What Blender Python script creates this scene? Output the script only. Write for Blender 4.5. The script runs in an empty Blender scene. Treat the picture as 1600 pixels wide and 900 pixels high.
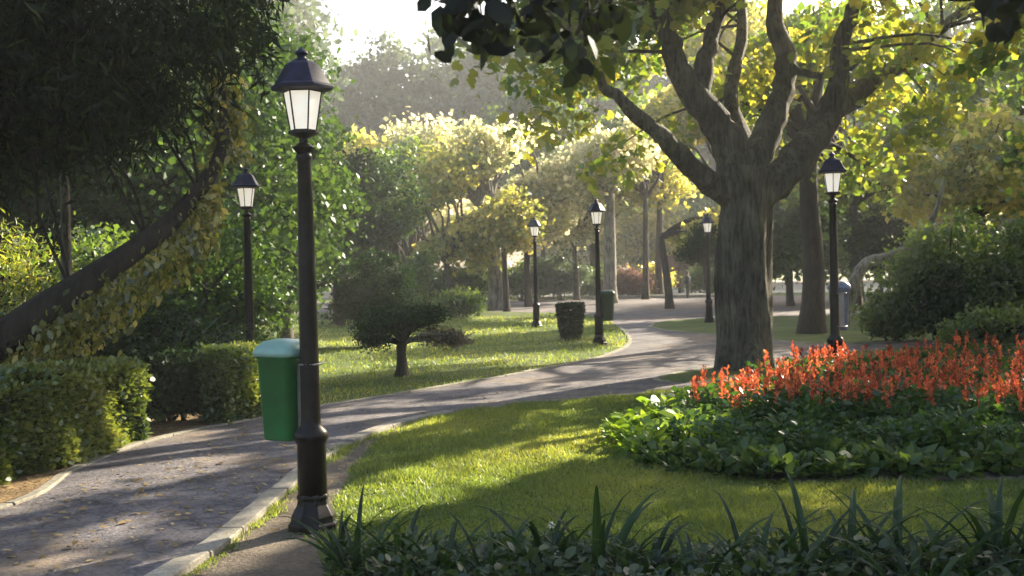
import bpy, math, random
import numpy as np
from mathutils import Matrix, Vector
R = math.radians
rng = np.random.default_rng(7); random.seed(7)
S = bpy.context.scene; COL = S.collection
# ------------------------------------------------------------------ camera
F, EYE = 1800.0, 1.66
CR = Matrix.Rotation(R(90-0.95), 3, 'X') @ Matrix.Rotation(R(-1.3), 3, 'Z')
def ray(px, py): return CR @ Vector(((px-800)/F, (450-py)/F, -1.0))
def G(px, py, z=0.0):                      # where the pixel's ray meets height z
    d = ray(px, py); t = (z-EYE)/d.z; return Vector((d.x*t, d.y*t, z))
def A(px, py, Y):                          # point at distance Y in front
    d = ray(px, py); t = Y/d.y; return Vector((d.x*t, Y, EYE+d.z*t))
cam = bpy.data.cameras.new('camera'); co = bpy.data.objects.new('camera', cam); COL.objects.link(co)
co.location = (0, 0, EYE); co.rotation_euler = CR.to_euler()
cam.lens = 36*F/1600; cam.sensor_width = 36; cam.clip_end = 1500
cam.dof.use_dof = True; cam.dof.focus_distance = 8.0; cam.dof.aperture_fstop = 4.5
S.camera = co
# ------------------------------------------------------------------ light
SUN_AZ, SUN_EL = R(41), R(25)
sdir = np.array([math.sin(SUN_AZ)*math.cos(SUN_EL), math.cos(SUN_AZ)*math.cos(SUN_EL), math.sin(SUN_EL)])
W = bpy.data.worlds.new('World'); S.world = W; W.use_nodes = True
nt = W.node_tree; sk = nt.nodes.new('ShaderNodeTexSky'); sk.sky_type = 'NISHITA'; sk.sun_disc = False
sk.sun_elevation = SUN_EL; sk.sun_rotation = SUN_AZ; sk.dust_density = 4.0; sk.air_density = 1.0; sk.ozone_density = 0.8
bg = nt.nodes['Background']; bg.inputs[1].default_value = 0.09; nt.links.new(sk.outputs[0], bg.inputs[0])
sl = bpy.data.lights.new('sun', 'SUN'); sl.energy = 5.0; sl.angle = R(0.6); sl.color = (1, .87, .66)
so = bpy.data.objects.new('sun', sl); COL.objects.link(so)
so.rotation_euler = Vector(sdir).to_track_quat('Z', 'Y').to_euler(); so.location = (30, 30, 40)
vs = S.view_settings; vs.view_transform = 'Standard'; vs.look = 'None'; vs.exposure = 2.1; vs.gamma = 1; vs.use_curve_mapping = False
S.cycles.use_denoising = True; S.cycles.max_bounces = 7; S.cycles.diffuse_bounces = 4; S.cycles.transmission_bounces = 4
S.cycles.transparent_max_bounces = 8; S.cycles.volume_bounces = 0; S.cycles.sample_clamp_indirect = 6
S.cycles.use_adaptive_sampling = True; S.cycles.adaptive_threshold = 0.02
# ------------------------------------------------------------------ sunlit gaps: (polygon on plane z, z)
LIT = []
def lit(pts, z=0.0): LIT.append((np.array([[p.x, p.y] for p in (G(a, b, z) for a, b in pts)]), z))
lit([(524, 812), (548, 768), (640, 738), (760, 708), (970, 668), (1075, 640), (1075, 662), (960, 692), (860, 728), (760, 762), (640, 800), (560, 830)])
lit([(500, 672), (560, 650), (700, 637), (830, 622), (830, 630), (740, 646), (640, 668), (540, 696)])
lit([(262, 900), (340, 850), (430, 785), (474, 745), (500, 770), (440, 826), (350, 905)])
lit([(100, 628), (190, 612), (190, 700), (105, 722)], .4); lit([(215, 600), (330, 590), (330, 655), (220, 680)], .4)
lit([(338, 575), (402, 560), (402, 645), (338, 655)], .35)
lit([(40, 750), (200, 690), (240, 700), (90, 765)])
lit([(960, 660), (1090, 640), (1100, 655), (975, 690)], .18)
lit([(1085, 610), (1150, 580), (1260, 548), (1330, 535), (1320, 560), (1210, 592), (1100, 625)], .5)
lit([(405, 485), (470, 485), (470, 522), (405, 520)]); lit([(720, 482), (900, 480), (900, 505), (730, 503)])
lit([(640, 615), (960, 540), (990, 552), (840, 596)]); lit([(770, 440), (1150, 436), (1150, 462), (770, 466)])
lit([(925, 524), (1000, 512), (1060, 530), (950, 560)])
lit([(30, 880), (130, 830), (240, 800), (250, 812), (160, 850), (60, 905)]); lit([(120, 470), (250, 400), (330, 300), (400, 220), (415, 260), (340, 370), (250, 450), (130, 520)], 1.9); lit([(190, 770), (320, 715), (335, 720), (215, 782)])
for _z in (.6, 1.2, 1.8, 2.4, 2.9):
    _b = G(490, 828); LIT.append((np.array([[_b.x+a, _b.y+c] for a, c in ((-.1, -.1), (.14, -.1), (.14, .14), (-.1, .14))]), _z))
def inpoly(x, y, P):
    c = np.zeros(x.shape, bool); n = len(P)
    for i in range(n):
        x1, y1 = P[i]; x2, y2 = P[i-1]
        k = ((y1 > y) != (y2 > y)) & (x < (x2-x1)*(y-y1)/(y2-y1+1e-12)+x1); c ^= k
    return c
def sun_keep(P, wob=.05):
    """leaves stay only where they leave the sunlit gaps open"""
    k = np.ones(len(P), bool)
    for poly, z in LIT:
        t = (P[:, 2]-z)/sdir[2]; gx = P[:, 0]-sdir[0]*t; gy = P[:, 1]-sdir[1]*t
        gx = gx + wob*np.sin(P[:, 2]*3+P[:, 0]); gy = gy + wob*np.cos(P[:, 2]*2.3+P[:, 0]*1.7)
        h = np.zeros(len(P), bool)
        for dx, dy in ((0, 0), (.13, 0), (-.13, 0), (0, .17), (0, -.17)): h |= inpoly(gx+dx, gy+dy, poly)
        k &= ~((t > .9) & h)
    return k
# ------------------------------------------------------------------ object helpers
KID = {}
def tag(o, label=None, cat=None, group=None, kind=None):
    for k, v in (('label', label), ('category', cat), ('group', group), ('kind', kind)):
        if v: o[k] = v
    return o
def empty(name, loc, label, cat, group=None, rz=0):
    o = bpy.data.objects.new(name, None); COL.objects.link(o); o.location = loc; o.rotation_euler = (0, 0, rz); o.empty_display_size = .2
    return tag(o, label, cat, group)
def link(name, me, mat, parent=None, smooth=False):
    o = bpy.data.objects.new(name, me); COL.objects.link(o)
    if mat and not me.materials: me.materials.append(mat)
    if parent: o.parent = parent; KID.setdefault(parent.name, []).append(o)
    if smooth and len(me.polygons): me.polygons.foreach_set('use_smooth', [True]*len(me.polygons))
    return o
def copy_tree(o, parent=None):
    c = o.copy(); COL.objects.link(c); c.parent = parent
    if parent: KID.setdefault(parent.name, []).append(c)
    for ch in list(KID.get(o.name, [])): copy_tree(ch, c)
    return c
def npmesh(name, V, k, tint=None):
    """V: (n,k,3) separate k-gons"""
    n = len(V); me = bpy.data.meshes.new(name)
    me.vertices.add(n*k); me.vertices.foreach_set('co', V.reshape(-1).astype(np.float32))
    me.loops.add(n*k); me.loops.foreach_set('vertex_index', np.arange(n*k, dtype=np.int32))
    me.polygons.add(n); me.polygons.foreach_set('loop_start', np.arange(0, n*k, k, dtype=np.int32))
    me.polygons.foreach_set('loop_total', np.full(n, k, dtype=np.int32))
    if tint is not None:
        a = me.attributes.new('tint', 'FLOAT', 'FACE'); a.data.foreach_set('value', tint.astype(np.float32))
    me.update(calc_edges=True); return me
SH = {
 'oval': np.array([(0, 0, 0), (.26, .3, .05), (.24, .68, .04), (0, 1, -.06), (-.24, .68, .04), (-.26, .3, .05)]),
 'narrow': np.array([(0, 0, 0), (.1, .35, .02), (0, 1, -.08), (-.1, .35, .02)]),
 'diamond': np.array([(0, 0, 0), (.38, .45, .05), (0, 1, -.05), (-.38, .45, .05)]),
 'maple': np.array([(0, 0, 0), (.3, .02, .03), (.55, .4, .06), (.28, .5, 0), (.3, .85, .04), (0, 1.05, -.06), (-.3, .85, .04), (-.28, .5, 0), (-.55, .4, .06), (-.3, .02, .03)]),
}
def leaves(P, size, shape, tint, up=.25, droop=0.0, dirs=None, r=None):
    r = r or rng; n = len(P)
    y = r.normal(size=(n, 3)) if dirs is None else dirs+.45*r.normal(size=(n, 3))
    y[:, 2] -= droop; y /= np.linalg.norm(y, axis=1)[:, None]+1e-9
    z = r.normal(size=(n, 3)); z[:, 2] += up*4
    x = np.cross(y, z); x /= np.linalg.norm(x, axis=1)[:, None]+1e-9; z = np.cross(x, y)
    s = (size*r.uniform(.45, 1.4, n))[:, None, None]; T = SH[shape]
    V = P[:, None, :]+s*(T[None, :, 0:1]*x[:, None]+T[None, :, 1:2]*y[:, None]+T[None, :, 2:3]*z[:, None])
    return V, np.clip(tint, 0, 1)
def leafobj(name, P, size, shape, mat, parent, tint=None, **k):
    if tint is None: tint = rng.uniform(0, 1, len(P))
    V, t = leaves(P, size, shape, tint, **k)
    return link(name, npmesh(name, V, V.shape[1], t), mat, parent)
class Tubes:
    def __init__(s): s.v = []; s.f = []
    def tube(s, pts, rad, seg=8, flute=0, cap=True):
        pts = [Vector(p) for p in pts]; n = len(pts); b = len(s.v); ref = Vector((.13, .91, .1))
        ph = [random.uniform(0, 6) for _ in range(4)]
        for i, p in enumerate(pts):
            t = (pts[min(i+1, n-1)]-pts[max(i-1, 0)]).normalized()
            a = t.cross(ref); a = a.normalized() if a.length > .05 else t.cross(Vector((1, 0, 0))).normalized(); c = t.cross(a)
            r = rad[i] if hasattr(rad, '__len__') else rad
            for j in range(seg):
                th = 2*math.pi*j/seg
                q = 1+flute*(math.sin(3*th+ph[0])*.5+math.sin(5*th+ph[1]+i*.3)*.35+math.sin(2*th+ph[2])*.4+math.sin(9*th+ph[3]+i*.5)*.12)
                s.v.append(p+(a*math.cos(th)+c*math.sin(th))*r*q)
        for i in range(n-1):
            for j in range(seg):
                k = (j+1) % seg; s.f.append((b+i*seg+j, b+i*seg+k, b+(i+1)*seg+k, b+(i+1)*seg+j))
        if cap: s.f.append(tuple(b+j for j in range(seg))[::-1]); s.f.append(tuple(b+(n-1)*seg+j for j in range(seg)))
    def build(s, name, mat, parent=None, smooth=True):
        me = bpy.data.meshes.new(name); me.from_pydata([tuple(v) for v in s.v], [], s.f); me.update()
        return link(name, me, mat, parent, smooth)
def smooth_path(pts, n=6):
    pts = [Vector(p) for p in pts]; out = []
    q = [2*pts[0]-pts[1]]+pts+[2*pts[-1]-pts[-2]]
    for i in range(1, len(q)-2):
        for k in range(n):
            t = k/n; a, b, c, d = q[i-1:i+3]
            out.append(.5*((2*b)+(c-a)*t+(2*a-5*b+4*c-d)*t*t+(3*b-a-3*c+d)*t**3))
    out.append(pts[-1]); return out
def lathe(prof, seg=8, rot=0):
    v = []; f = []
    for r, z in prof:
        for j in range(seg): th = 2*math.pi*j/seg+rot; v.append((r*math.cos(th), r*math.sin(th), z))
    for i in range(len(prof)-1):
        for j in range(seg): k = (j+1) % seg; f.append((i*seg+j, i*seg+k, (i+1)*seg+k, (i+1)*seg+j))
    f.append(tuple(range(seg))[::-1]); f.append(tuple((len(prof)-1)*seg+j for j in range(seg)))
    return v, f
def mesh(name, vf, mat, parent=None, smooth=False, bevel=0):
    me = bpy.data.meshes.new(name); me.from_pydata(vf[0], [], vf[1]); me.update()
    o = link(name, me, mat, parent, smooth)
    if bevel:
        b = o.modifiers.new('b', 'BEVEL'); b.width = bevel; b.segments = 2; b.limit_method = 'ANGLE'
    return o
# ------------------------------------------------------------------ materials
def newmat(name):
    m = bpy.data.materials.new(name); m.use_nodes = True; return m, m.node_tree, m.node_tree.nodes['Principled BSDF']
def N(t, typ, **k):
    n = t.nodes.new(typ)
    for a, b in k.items():
        if isinstance(b, (list, tuple)) and a not in ('operation',): setattr(n, a, b)
        else: setattr(n, a, b)
    return n
def ramp(t, fac, stops):
    r = t.nodes.new('ShaderNodeValToRGB'); e = r.color_ramp.elements
    while len(e) < len(stops): e.new(.5)
    for i, (p, c) in enumerate(stops): e[i].position = p; e[i].color = (*c, 1)
    t.links.new(fac, r.inputs[0]); return r.outputs[0]
def noise(t, scale, detail=4, rough=.55, vec=None, coord='Object'):
    tc = t.nodes.new('ShaderNodeTexCoord'); n = t.nodes.new('ShaderNodeTexNoise')
    n.inputs['Scale'].default_value = scale; n.inputs['Detail'].default_value = detail; n.inputs['Roughness'].default_value = rough
    if vec:
        mp = t.nodes.new('ShaderNodeMapping'); mp.inputs['Scale'].default_value = vec; t.links.new(tc.outputs[coord], mp.inputs[0]); t.links.new(mp.outputs[0], n.inputs[0])
    else: t.links.new(tc.outputs[coord], n.inputs[0])
    return n.outputs[0]
def mixc(t, f, a, b, mode='MIX'):
    m = t.nodes.new('ShaderNodeMix'); m.data_type = 'RGBA'; m.blend_type = mode
    if isinstance(f, float): m.inputs[0].default_value = f
    else: t.links.new(f, m.inputs[0])
    t.links.new(a, m.inputs[6]); t.links.new(b, m.inputs[7]); return m.outputs[2]
def bump(t, h, strength, dist, bs):
    b = t.nodes.new('ShaderNodeBump'); b.inputs['Strength'].default_value = strength; b.inputs['Distance'].default_value = dist
    t.links.new(h, b.inputs['Height']); t.links.new(b.outputs[0], bs.inputs['Normal'])
def leafmat(name, stops, trans=(1.0, 1.0, 1.0), tf=.5, gloss=.06):
    m, t, bs = newmat(name); t.nodes.remove(bs); out = [n for n in t.nodes if n.type == 'OUTPUT_MATERIAL'][0]
    at = t.nodes.new('ShaderNodeAttribute'); at.attribute_name = 'tint'
    c = ramp(t, at.outputs['Fac'], [(i/(len(stops)-1), s) for i, s in enumerate(stops)])
    d = t.nodes.new('ShaderNodeBsdfDiffuse'); t.links.new(c, d.inputs[0])
    tr = t.nodes.new('ShaderNodeBsdfTranslucent'); mu = t.nodes.new('ShaderNodeMix'); mu.data_type = 'RGBA'; mu.blend_type = 'MULTIPLY'
    mu.inputs[0].default_value = 1; t.links.new(c, mu.inputs[6]); mu.inputs[7].default_value = (*trans, 1); t.links.new(mu.outputs[2], tr.inputs[0])
    mx = t.nodes.new('ShaderNodeMixShader'); mx.inputs[0].default_value = tf; t.links.new(d.outputs[0], mx.inputs[1]); t.links.new(tr.outputs[0], mx.inputs[2])
    g = t.nodes.new('ShaderNodeBsdfGlossy'); g.inputs['Roughness'].default_value = .42; g.inputs[0].default_value = (.9, .95, 1, 1)
    m2 = t.nodes.new('ShaderNodeMixShader'); m2.inputs[0].default_value = gloss; t.links.new(mx.outputs[0], m2.inputs[1]); t.links.new(g.outputs[0], m2.inputs[2])
    t.links.new(m2.outputs[0], out.inputs[0]); return m
YT = (2.6, 2.4, 1.2)
ML = {
 'sycamore': leafmat('sycamore_leaf', [(.045, .085, .012), (.09, .14, .02), (.17, .19, .03), (.3, .27, .05)], (2.4, 2.3, 1.1), .55),
 'yellow': leafmat('yellow_leaf', [(.12, .16, .03), (.25, .26, .05), (.42, .38, .1), (.5, .44, .17)], (2.0, 1.9, 1.3), .65),
 'cream': leafmat('cream_leaf', [(.19, .22, .1), (.33, .34, .17), (.48, .46, .28), (.58, .52, .38)], (1.8, 1.75, 1.5), .62),
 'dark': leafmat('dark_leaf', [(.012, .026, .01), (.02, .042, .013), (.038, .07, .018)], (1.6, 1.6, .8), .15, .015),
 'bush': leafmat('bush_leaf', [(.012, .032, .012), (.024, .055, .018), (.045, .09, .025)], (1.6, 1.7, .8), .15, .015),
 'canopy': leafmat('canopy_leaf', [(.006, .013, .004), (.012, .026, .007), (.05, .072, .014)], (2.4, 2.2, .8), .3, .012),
 'green': leafmat('green_leaf', [(.03, .065, .018), (.05, .1, .025), (.08, .14, .03)], (1.9, 1.8, .9), .28, .03),
 'midgreen': leafmat('mid_leaf', [(.035, .07, .016), (.07, .12, .025), (.12, .17, .035)], YT, .45),
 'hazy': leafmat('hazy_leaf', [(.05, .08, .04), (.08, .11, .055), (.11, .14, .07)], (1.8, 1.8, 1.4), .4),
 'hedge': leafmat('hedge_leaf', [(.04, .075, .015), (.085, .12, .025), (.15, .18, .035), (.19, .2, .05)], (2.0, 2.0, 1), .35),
 'ivy': leafmat('ivy_leaf', [(.05, .065, .01), (.12, .14, .02), (.24, .25, .05), (.42, .38, .15)], (2.2, 1.9, 1.1), .5),
 'agave': leafmat('agave_leaf', [(.035, .075, .055), (.06, .12, .09), (.14, .2, .15)], (1.2, 1.2, 1), .12, .12),
 'strap': leafmat('strap_leaf', [(.012, .028, .01), (.02, .045, .016), (.035, .07, .02)], (1.8, 1.9, .9), .28, .025),
 'cover': leafmat('cover_leaf', [(.018, .038, .01), (.035, .062, .016), (.07, .1, .035)], (1.8, 1.9, 1), .3, .05),
 'bedgreen': leafmat('bed_leaf', [(.02, .05, .014), (.04, .085, .02), (.08, .14, .03)], (2.0, 2.1, .9), .35, .04),
 'lime': leafmat('lime_leaf', [(.08, .15, .02), (.14, .23, .03), (.22, .31, .05)], (1.9, 1.8, .8), .45, .03),
 'edging': leafmat('edging_leaf', [(.03, .06, .018), (.055, .1, .025), (.1, .15, .04)], (2.0, 1.9, 1), .35, .03),
 'petal': leafmat('petal', [(.18, .04, .018), (.44, .08, .03), (.6, .15, .05), (.7, .25, .11), (.55, .1, .045)], (1.5, 1.3, 1.1), .35, .03),
 'redshrub': leafmat('red_leaf', [(.13, .06, .055), (.2, .09, .08), (.24, .14, .11)], (1.3, 1.2, 1), .3),
 'dry': leafmat('dry_leaf', [(.16, .11, .05), (.28, .2, .09), (.42, .34, .18)], (1, 1, 1), .2, .03),
 'dryshrub': leafmat('grey_leaf', [(.08, .08, .06), (.15, .13, .1), (.2, .16, .12)], (1.3, 1.2, 1), .3, .03),
 'grass': leafmat('grass_blade', [(.065, .1, .024), (.105, .15, .034), (.165, .205, .045), (.25, .25, .07)], (2.2, 2.1, 1.1), .55, .04),
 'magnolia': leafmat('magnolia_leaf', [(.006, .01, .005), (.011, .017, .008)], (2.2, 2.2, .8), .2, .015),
}
def barkmat(name, a, b, sc=6, bs=.6, dist=.03):
    m, t, p = newmat(name); n1 = noise(t, sc, 6, .65, (1, 1, .22)); n2 = noise(t, sc*.35, 3, .5)
    c = ramp(t, n1, [(.3, a), (.7, b)]); c2 = ramp(t, n2, [(.35, (.55, .55, .55)), (.65, (1.15, 1.12, 1.05))])
    n3 = noise(t, sc*3.2, 5, .7, (1, 1, .16)); c3 = ramp(t, n3, [(.4, (.35, .33, .3)), (.52, (1, 1, 1))]); n4 = noise(t, 1.1, 5, .7); c4 = ramp(t, n4, [(.5, (1, 1, 1)), (.66, (.75, .88, .6))])
    cc = mixc(t, .8, mixc(t, 1.0, mixc(t, 1.0, c, c2, 'MULTIPLY'), c3, 'MULTIPLY'), c4, 'MULTIPLY')
    t.links.new(cc, p.inputs['Base Color']); p.inputs['Roughness'].default_value = .9
    ad = t.nodes.new('ShaderNodeMath'); ad.operation = 'ADD'; t.links.new(n1, ad.inputs[0]); t.links.new(n3, ad.inputs[1]); bump(t, ad.outputs[0], bs, dist, p); return m
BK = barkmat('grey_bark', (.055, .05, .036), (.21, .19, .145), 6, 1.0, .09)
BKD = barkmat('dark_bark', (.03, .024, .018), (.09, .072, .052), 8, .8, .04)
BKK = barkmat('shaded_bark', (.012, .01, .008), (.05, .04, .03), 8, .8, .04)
BKP = barkmat('pale_bark', (.2, .18, .15), (.42, .39, .34), 5, .5)
def simple(name, col, rough=.6, metal=0, nv=.25, sc=8, bd=.002, bs=.3):
    m, t, p = newmat(name); n = noise(t, sc, 5, .6); a = tuple(c*(1-nv) for c in col); b = tuple(min(1, c*(1+nv)) for c in col)
    t.links.new(ramp(t, n, [(.3, a), (.7, b)]), p.inputs['Base Color']); p.inputs['Roughness'].default_value = rough; p.inputs['Metallic'].default_value = metal
    bump(t, noise(t, sc*6, 3, .6), bs, bd, p); return m
IRON = simple('black_iron', (.010, .008, .008), .36, 0, .5, 14, .001, .4); IRON.node_tree.nodes['Principled BSDF'].inputs['Specular IOR Level'].default_value = .22
ROOF = simple('lamp_roof_paint', (.007, .010, .034), .5, 0, .4, 14, .001, .3); ROOF.node_tree.nodes['Principled BSDF'].inputs['Specular IOR Level'].default_value = .25
BIN = simple('green_plastic', (.009, .125, .028), .45, 0, .22, 5, .001, .3)
BIND = simple('dark_green_plastic', (.015, .05, .03), .45)
BINB = simple('blue_grey_plastic', (.22, .25, .34), .4)
LID = simple('lid_plastic', (.24, .4, .33), .35, 0, .15, 6, .001, .2)
STEEL = simple('steel_strap', (.35, .34, .33), .35, .9)
m, t, p = newmat('lamp_glass'); p.inputs['Base Color'].default_value = (.88, .84, .76, 1); p.inputs['Roughness'].default_value = .3
p.inputs['Emission Color'].default_value = (1, .88, .72, 1); p.inputs['Emission Strength'].default_value = .14
t.links.new(ramp(t, noise(t, 9, 2), [(.3, (.82, .78, .7)), (.7, (.92, .88, .8))]), p.inputs['Base Color']); GLASS = m
# lawn
def ground_mat(name, stops, sc, fine, bs, bd, extra=None):
    m, t, p = newmat(name)
    n1 = noise(t, sc, 5, .6); n2 = noise(t, fine, 4, .7); c = ramp(t, n1, stops)
    c2 = ramp(t, n2, [(.25, (.6, .6, .6)), (.75, (1.35, 1.35, 1.3))]); c = mixc(t, 1.0, c, c2, 'MULTIPLY')
    if extra: c = extra(t, c)
    t.links.new(c, p.inputs['Base Color']); p.inputs['Roughness'].default_value = .9; p.inputs['Specular IOR Level'].default_value = .2
    bump(t, n2, bs, bd, p); return m
LAWN = ground_mat('lawn', [(.3, (.055, .085, .022)), (.5, (.085, .12, .03)), (.7, (.13, .15, .045))], .7, 45, .8, .03)
SOIL = ground_mat('soil', [(.3, (.1, .08, .062)), (.6, (.17, .14, .11)), (.8, (.25, .2, .14))], 1.6, 30, .9, .03)
def leafy(t, c):
    n = noise(t, 22, 2, .5); r = ramp(t, n, [(.66, (0, 0, 0)), (.7, (1, 1, 1))]); col = t.nodes.new('ShaderNodeRGB'); col.outputs[0].default_value = (.3, .2, .09, 1)
    return mixc(t, r, c, col.outputs[0])
VERGE = ground_mat('verge_litter', [(.3, (.12, .08, .045)), (.6, (.22, .15, .075)), (.8, (.3, .22, .11))], 2.2, 25, .9, .03, leafy)
def cracks(t, c):
    v = t.nodes.new('ShaderNodeTexVoronoi'); v.feature = 'DISTANCE_TO_EDGE'; v.inputs['Scale'].default_value = 7.5
    tc = t.nodes.new('ShaderNodeTexCoord'); t.links.new(tc.outputs['Object'], v.inputs['Vector'])
    r = ramp(t, v.outputs['Distance'], [(.015, (.55, .53, .5)), (.07, (1, 1, 1))])
    c = mixc(t, .7, c, r, 'MULTIPLY')
    n = noise(t, .55, 6, .7); d = ramp(t, n, [(.5, (0, 0, 0)), (.68, (1, 1, 1))]); col = t.nodes.new('ShaderNodeRGB'); col.outputs[0].default_value = (.21, .165, .12, 1)
    c = mixc(t, d, c, col.outputs[0]); n5 = noise(t, 3.1, 7, .75); return mixc(t, .9, c, ramp(t, n5, [(.38, (.6, .58, .58)), (.5, (1, 1, 1)), (.66, (1.25, 1.2, 1.1))]), 'MULTIPLY')
PATH = ground_mat('path_paving', [(.3, (.095, .09, .102)), (.5, (.14, .132, .148)), (.72, (.2, .185, .195))], 1.3, 28, .8, .02, cracks)
KERB = ground_mat('kerb_stone', [(.3, (.2, .185, .155)), (.6, (.3, .275, .235)), (.8, (.42, .39, .33))], 2.5, 30, .6, .01)
KERBW = ground_mat('weathered_kerb', [(.3, (.17, .16, .13)), (.6, (.25, .23, .19)), (.8, (.33, .3, .25))], 2.5, 30, .6, .01)
PLAZA = ground_mat('pale_gravel', [(.3, (.4, .36, .28)), (.7, (.55, .5, .4))], .6, 12, .4, .01)
STONE = ground_mat('pale_stone', [(.3, (.4, .38, .33)), (.7, (.6, .57, .5))], 1.5, 15, .5, .01)
# ------------------------------------------------------------------ ground
def sheet(name, pts, z, mat, label=None):
    me = bpy.data.meshes.new(name); me.from_pydata([(p[0], p[1], z) for p in pts], [], [tuple(range(len(pts)))]); me.update()
    o = link(name, me, mat)
    if me.polygons[0].normal.z < 0: me.flip_normals()
    o['kind'] = 'structure'; return o
def curve2(px, pre=(), post=(), n=5):
    return [Vector((p[0], p[1], 0)) for p in smooth_path([Vector((*q, 0)) for q in pre]+[G(a, b) for a, b in px]+[Vector((*q, 0)) for q in post], n)]
def gridsheet(name, s, z, mat):
    o = sheet(name, [(-s, -s+60), (s, -s+60), (s, s+60), (-s, s+60)], z, mat); return o
gridsheet('ground', 190, 0, LAWN)
left_edge = curve2([(0, 795), (110, 737), (200, 700), (300, 674), (400, 655), (510, 633), (600, 620), (700, 603), (800, 586), (900, 567), (950, 554), (976, 543), (984, 532), (976, 519), (955, 504), (925, 494), (880, 489)], pre=((-5.6, -6), (-5.3, 2), (-4.7, 5.8)))
far_left = [G(780, 487), G(620, 487), G(300, 490), G(-200, 500)]
far_back = [G(-200, 486), G(300, 476), G(620, 471), G(800, 468), G(1000, 465), G(1200, 462), G(1500, 462), G(2000, 455)]
far_right = [G(2000, 560), G(1700, 566)]
right_edge = curve2([(270, 900), (350, 846), (440, 768), (517, 708), (603, 671), (660, 656), (740, 642), (844, 630), (960, 620), (1060, 609), (1120, 602)], pre=((-2.5, -6), (-2.45, 2), (-2.15, 4.8)))
near_right = [Vector((3.6, 16.9, 0)), Vector((5.2, 18.0, 0)), Vector((8, 18.6, 0)), Vector((14, 18.6, 0)), Vector((25, 18.6, 0))]
sheet('path', left_edge+far_left+far_back+[Vector((40, 40, 0)), Vector((40, 19, 0))]+near_right[::-1]+right_edge[::-1], .004, PATH)
tree_island = smooth_path([G(1022, 592), G(1062, 582), G(1130, 573), G(1230, 561), Vector((7.4, 21.8, 0)), Vector((8.6, 20.6, 0)), Vector((6.5, 19.4, 0)), G(1165, 590), G(1090, 597), G(1040, 598), G(1022, 592)], 5)[:-1]
sheet('tree_lawn', tree_island, .008, LAWN)
isl2 = smooth_path([G(1014, 511), G(1032, 503), G(1100, 498), G(1300, 493), G(1500, 492), Vector((24, 33, 0)), Vector((24, 23.5, 0)), G(1700, 530), G(1450, 533), G(1300, 538), G(1200, 531), G(1130, 524), G(1050, 518), G(1014, 511)], 4)[:-1]
sheet('far_lawn', isl2, .008, LAWN)
sheet('plaza', [G(300, 468), G(800, 463.5), G(1000, 461.5), G(1200, 458), G(1700, 452), Vector((60, 110, 0)), Vector((-40, 110, 0))], .012, PLAZA)
soil = curve2([(284, 900), (362, 848), (452, 770), (526, 712), (610, 674), (665, 658)], pre=((-2.3, -3), (-2.2, 2), (-2.0, 4.8)))
soil2 = curve2([(596, 683), (566, 712), (534, 762), (512, 812), (498, 870)], post=((-.55, 5.4), (1.5, 4.9), (6, 4.6), (9, 4), (9, -3)), n=4)
sheet('bare_soil', soil+soil2, .006, SOIL)
verge = curve2([(0, 788), (110, 731), (200, 695), (300, 670), (410, 650)], pre=((-5.7, -6), (-5.4, 2), (-4.8, 5.8)))
sheet('verge', verge+[G(420, 630), G(330, 640), G(150, 665), G(0, 700), Vector((-9, 9, 0)), Vector((-10, -6, 0))], .006, VERGE)
def kerb(name, pts, w=.13, h=.05, mat=None, L=.62):
    V = []; Fc = []; P = [Vector(p) for p in pts]; d = [0]
    for a, b in zip(P, P[1:]): d.append(d[-1]+(b-a).length)
    xs, ys = [p.x for p in P], [p.y for p in P]; at = lambda q: Vector((np.interp(q, d, xs), np.interp(q, d, ys), 0))
    q = 0; rk = random.Random(3)
    while q < d[-1]-.1:
        e = min(q+L*rk.uniform(.85, 1.1), d[-1]); hh = h+rk.gauss(0, .004); off = rk.gauss(0, .005); g = .007; base = len(V); m = 3
        for k in range(m):
            c = at(q+g+(e-q-2*g)*k/(m-1)); t = at(min(q+g+(e-q-2*g)*k/(m-1)+.05, d[-1]))-at(max(q+(e-q)*k/(m-1)-.05, 0)); t.normalize(); sd = Vector((-t.y, t.x, 0))
            for a, b in ((-w/2, -.03), (-w/2+.004, hh-.008), (-w/2+.014, hh), (w/2-.014, hh), (w/2-.004, hh-.008), (w/2, -.03)): V.append(tuple(Vector((c.x, c.y, b))+sd*(a+off)))
        for k in range(m-1):
            for j in range(5): a = base+k*6+j; Fc.append((a, a+1, a+7, a+6))
        Fc.append(tuple(base+j for j in range(6))); Fc.append(tuple(base+(m-1)*6+j for j in range(6))[::-1]); q = e
    o = mesh(name, (V, Fc), mat or KERB); o['kind'] = 'structure'
kerb('kerb', right_edge[:44], .16, .05); kerb('kerb', right_edge[44:], .1, .02, KERBW); kerb('kerb', left_edge, .1, .025, KERBW)
kerb('kerb', tree_island+tree_island[:1], .1, .02, KERBW); kerb('kerb', isl2+isl2[:1], .1, .02, KERBW)
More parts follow.
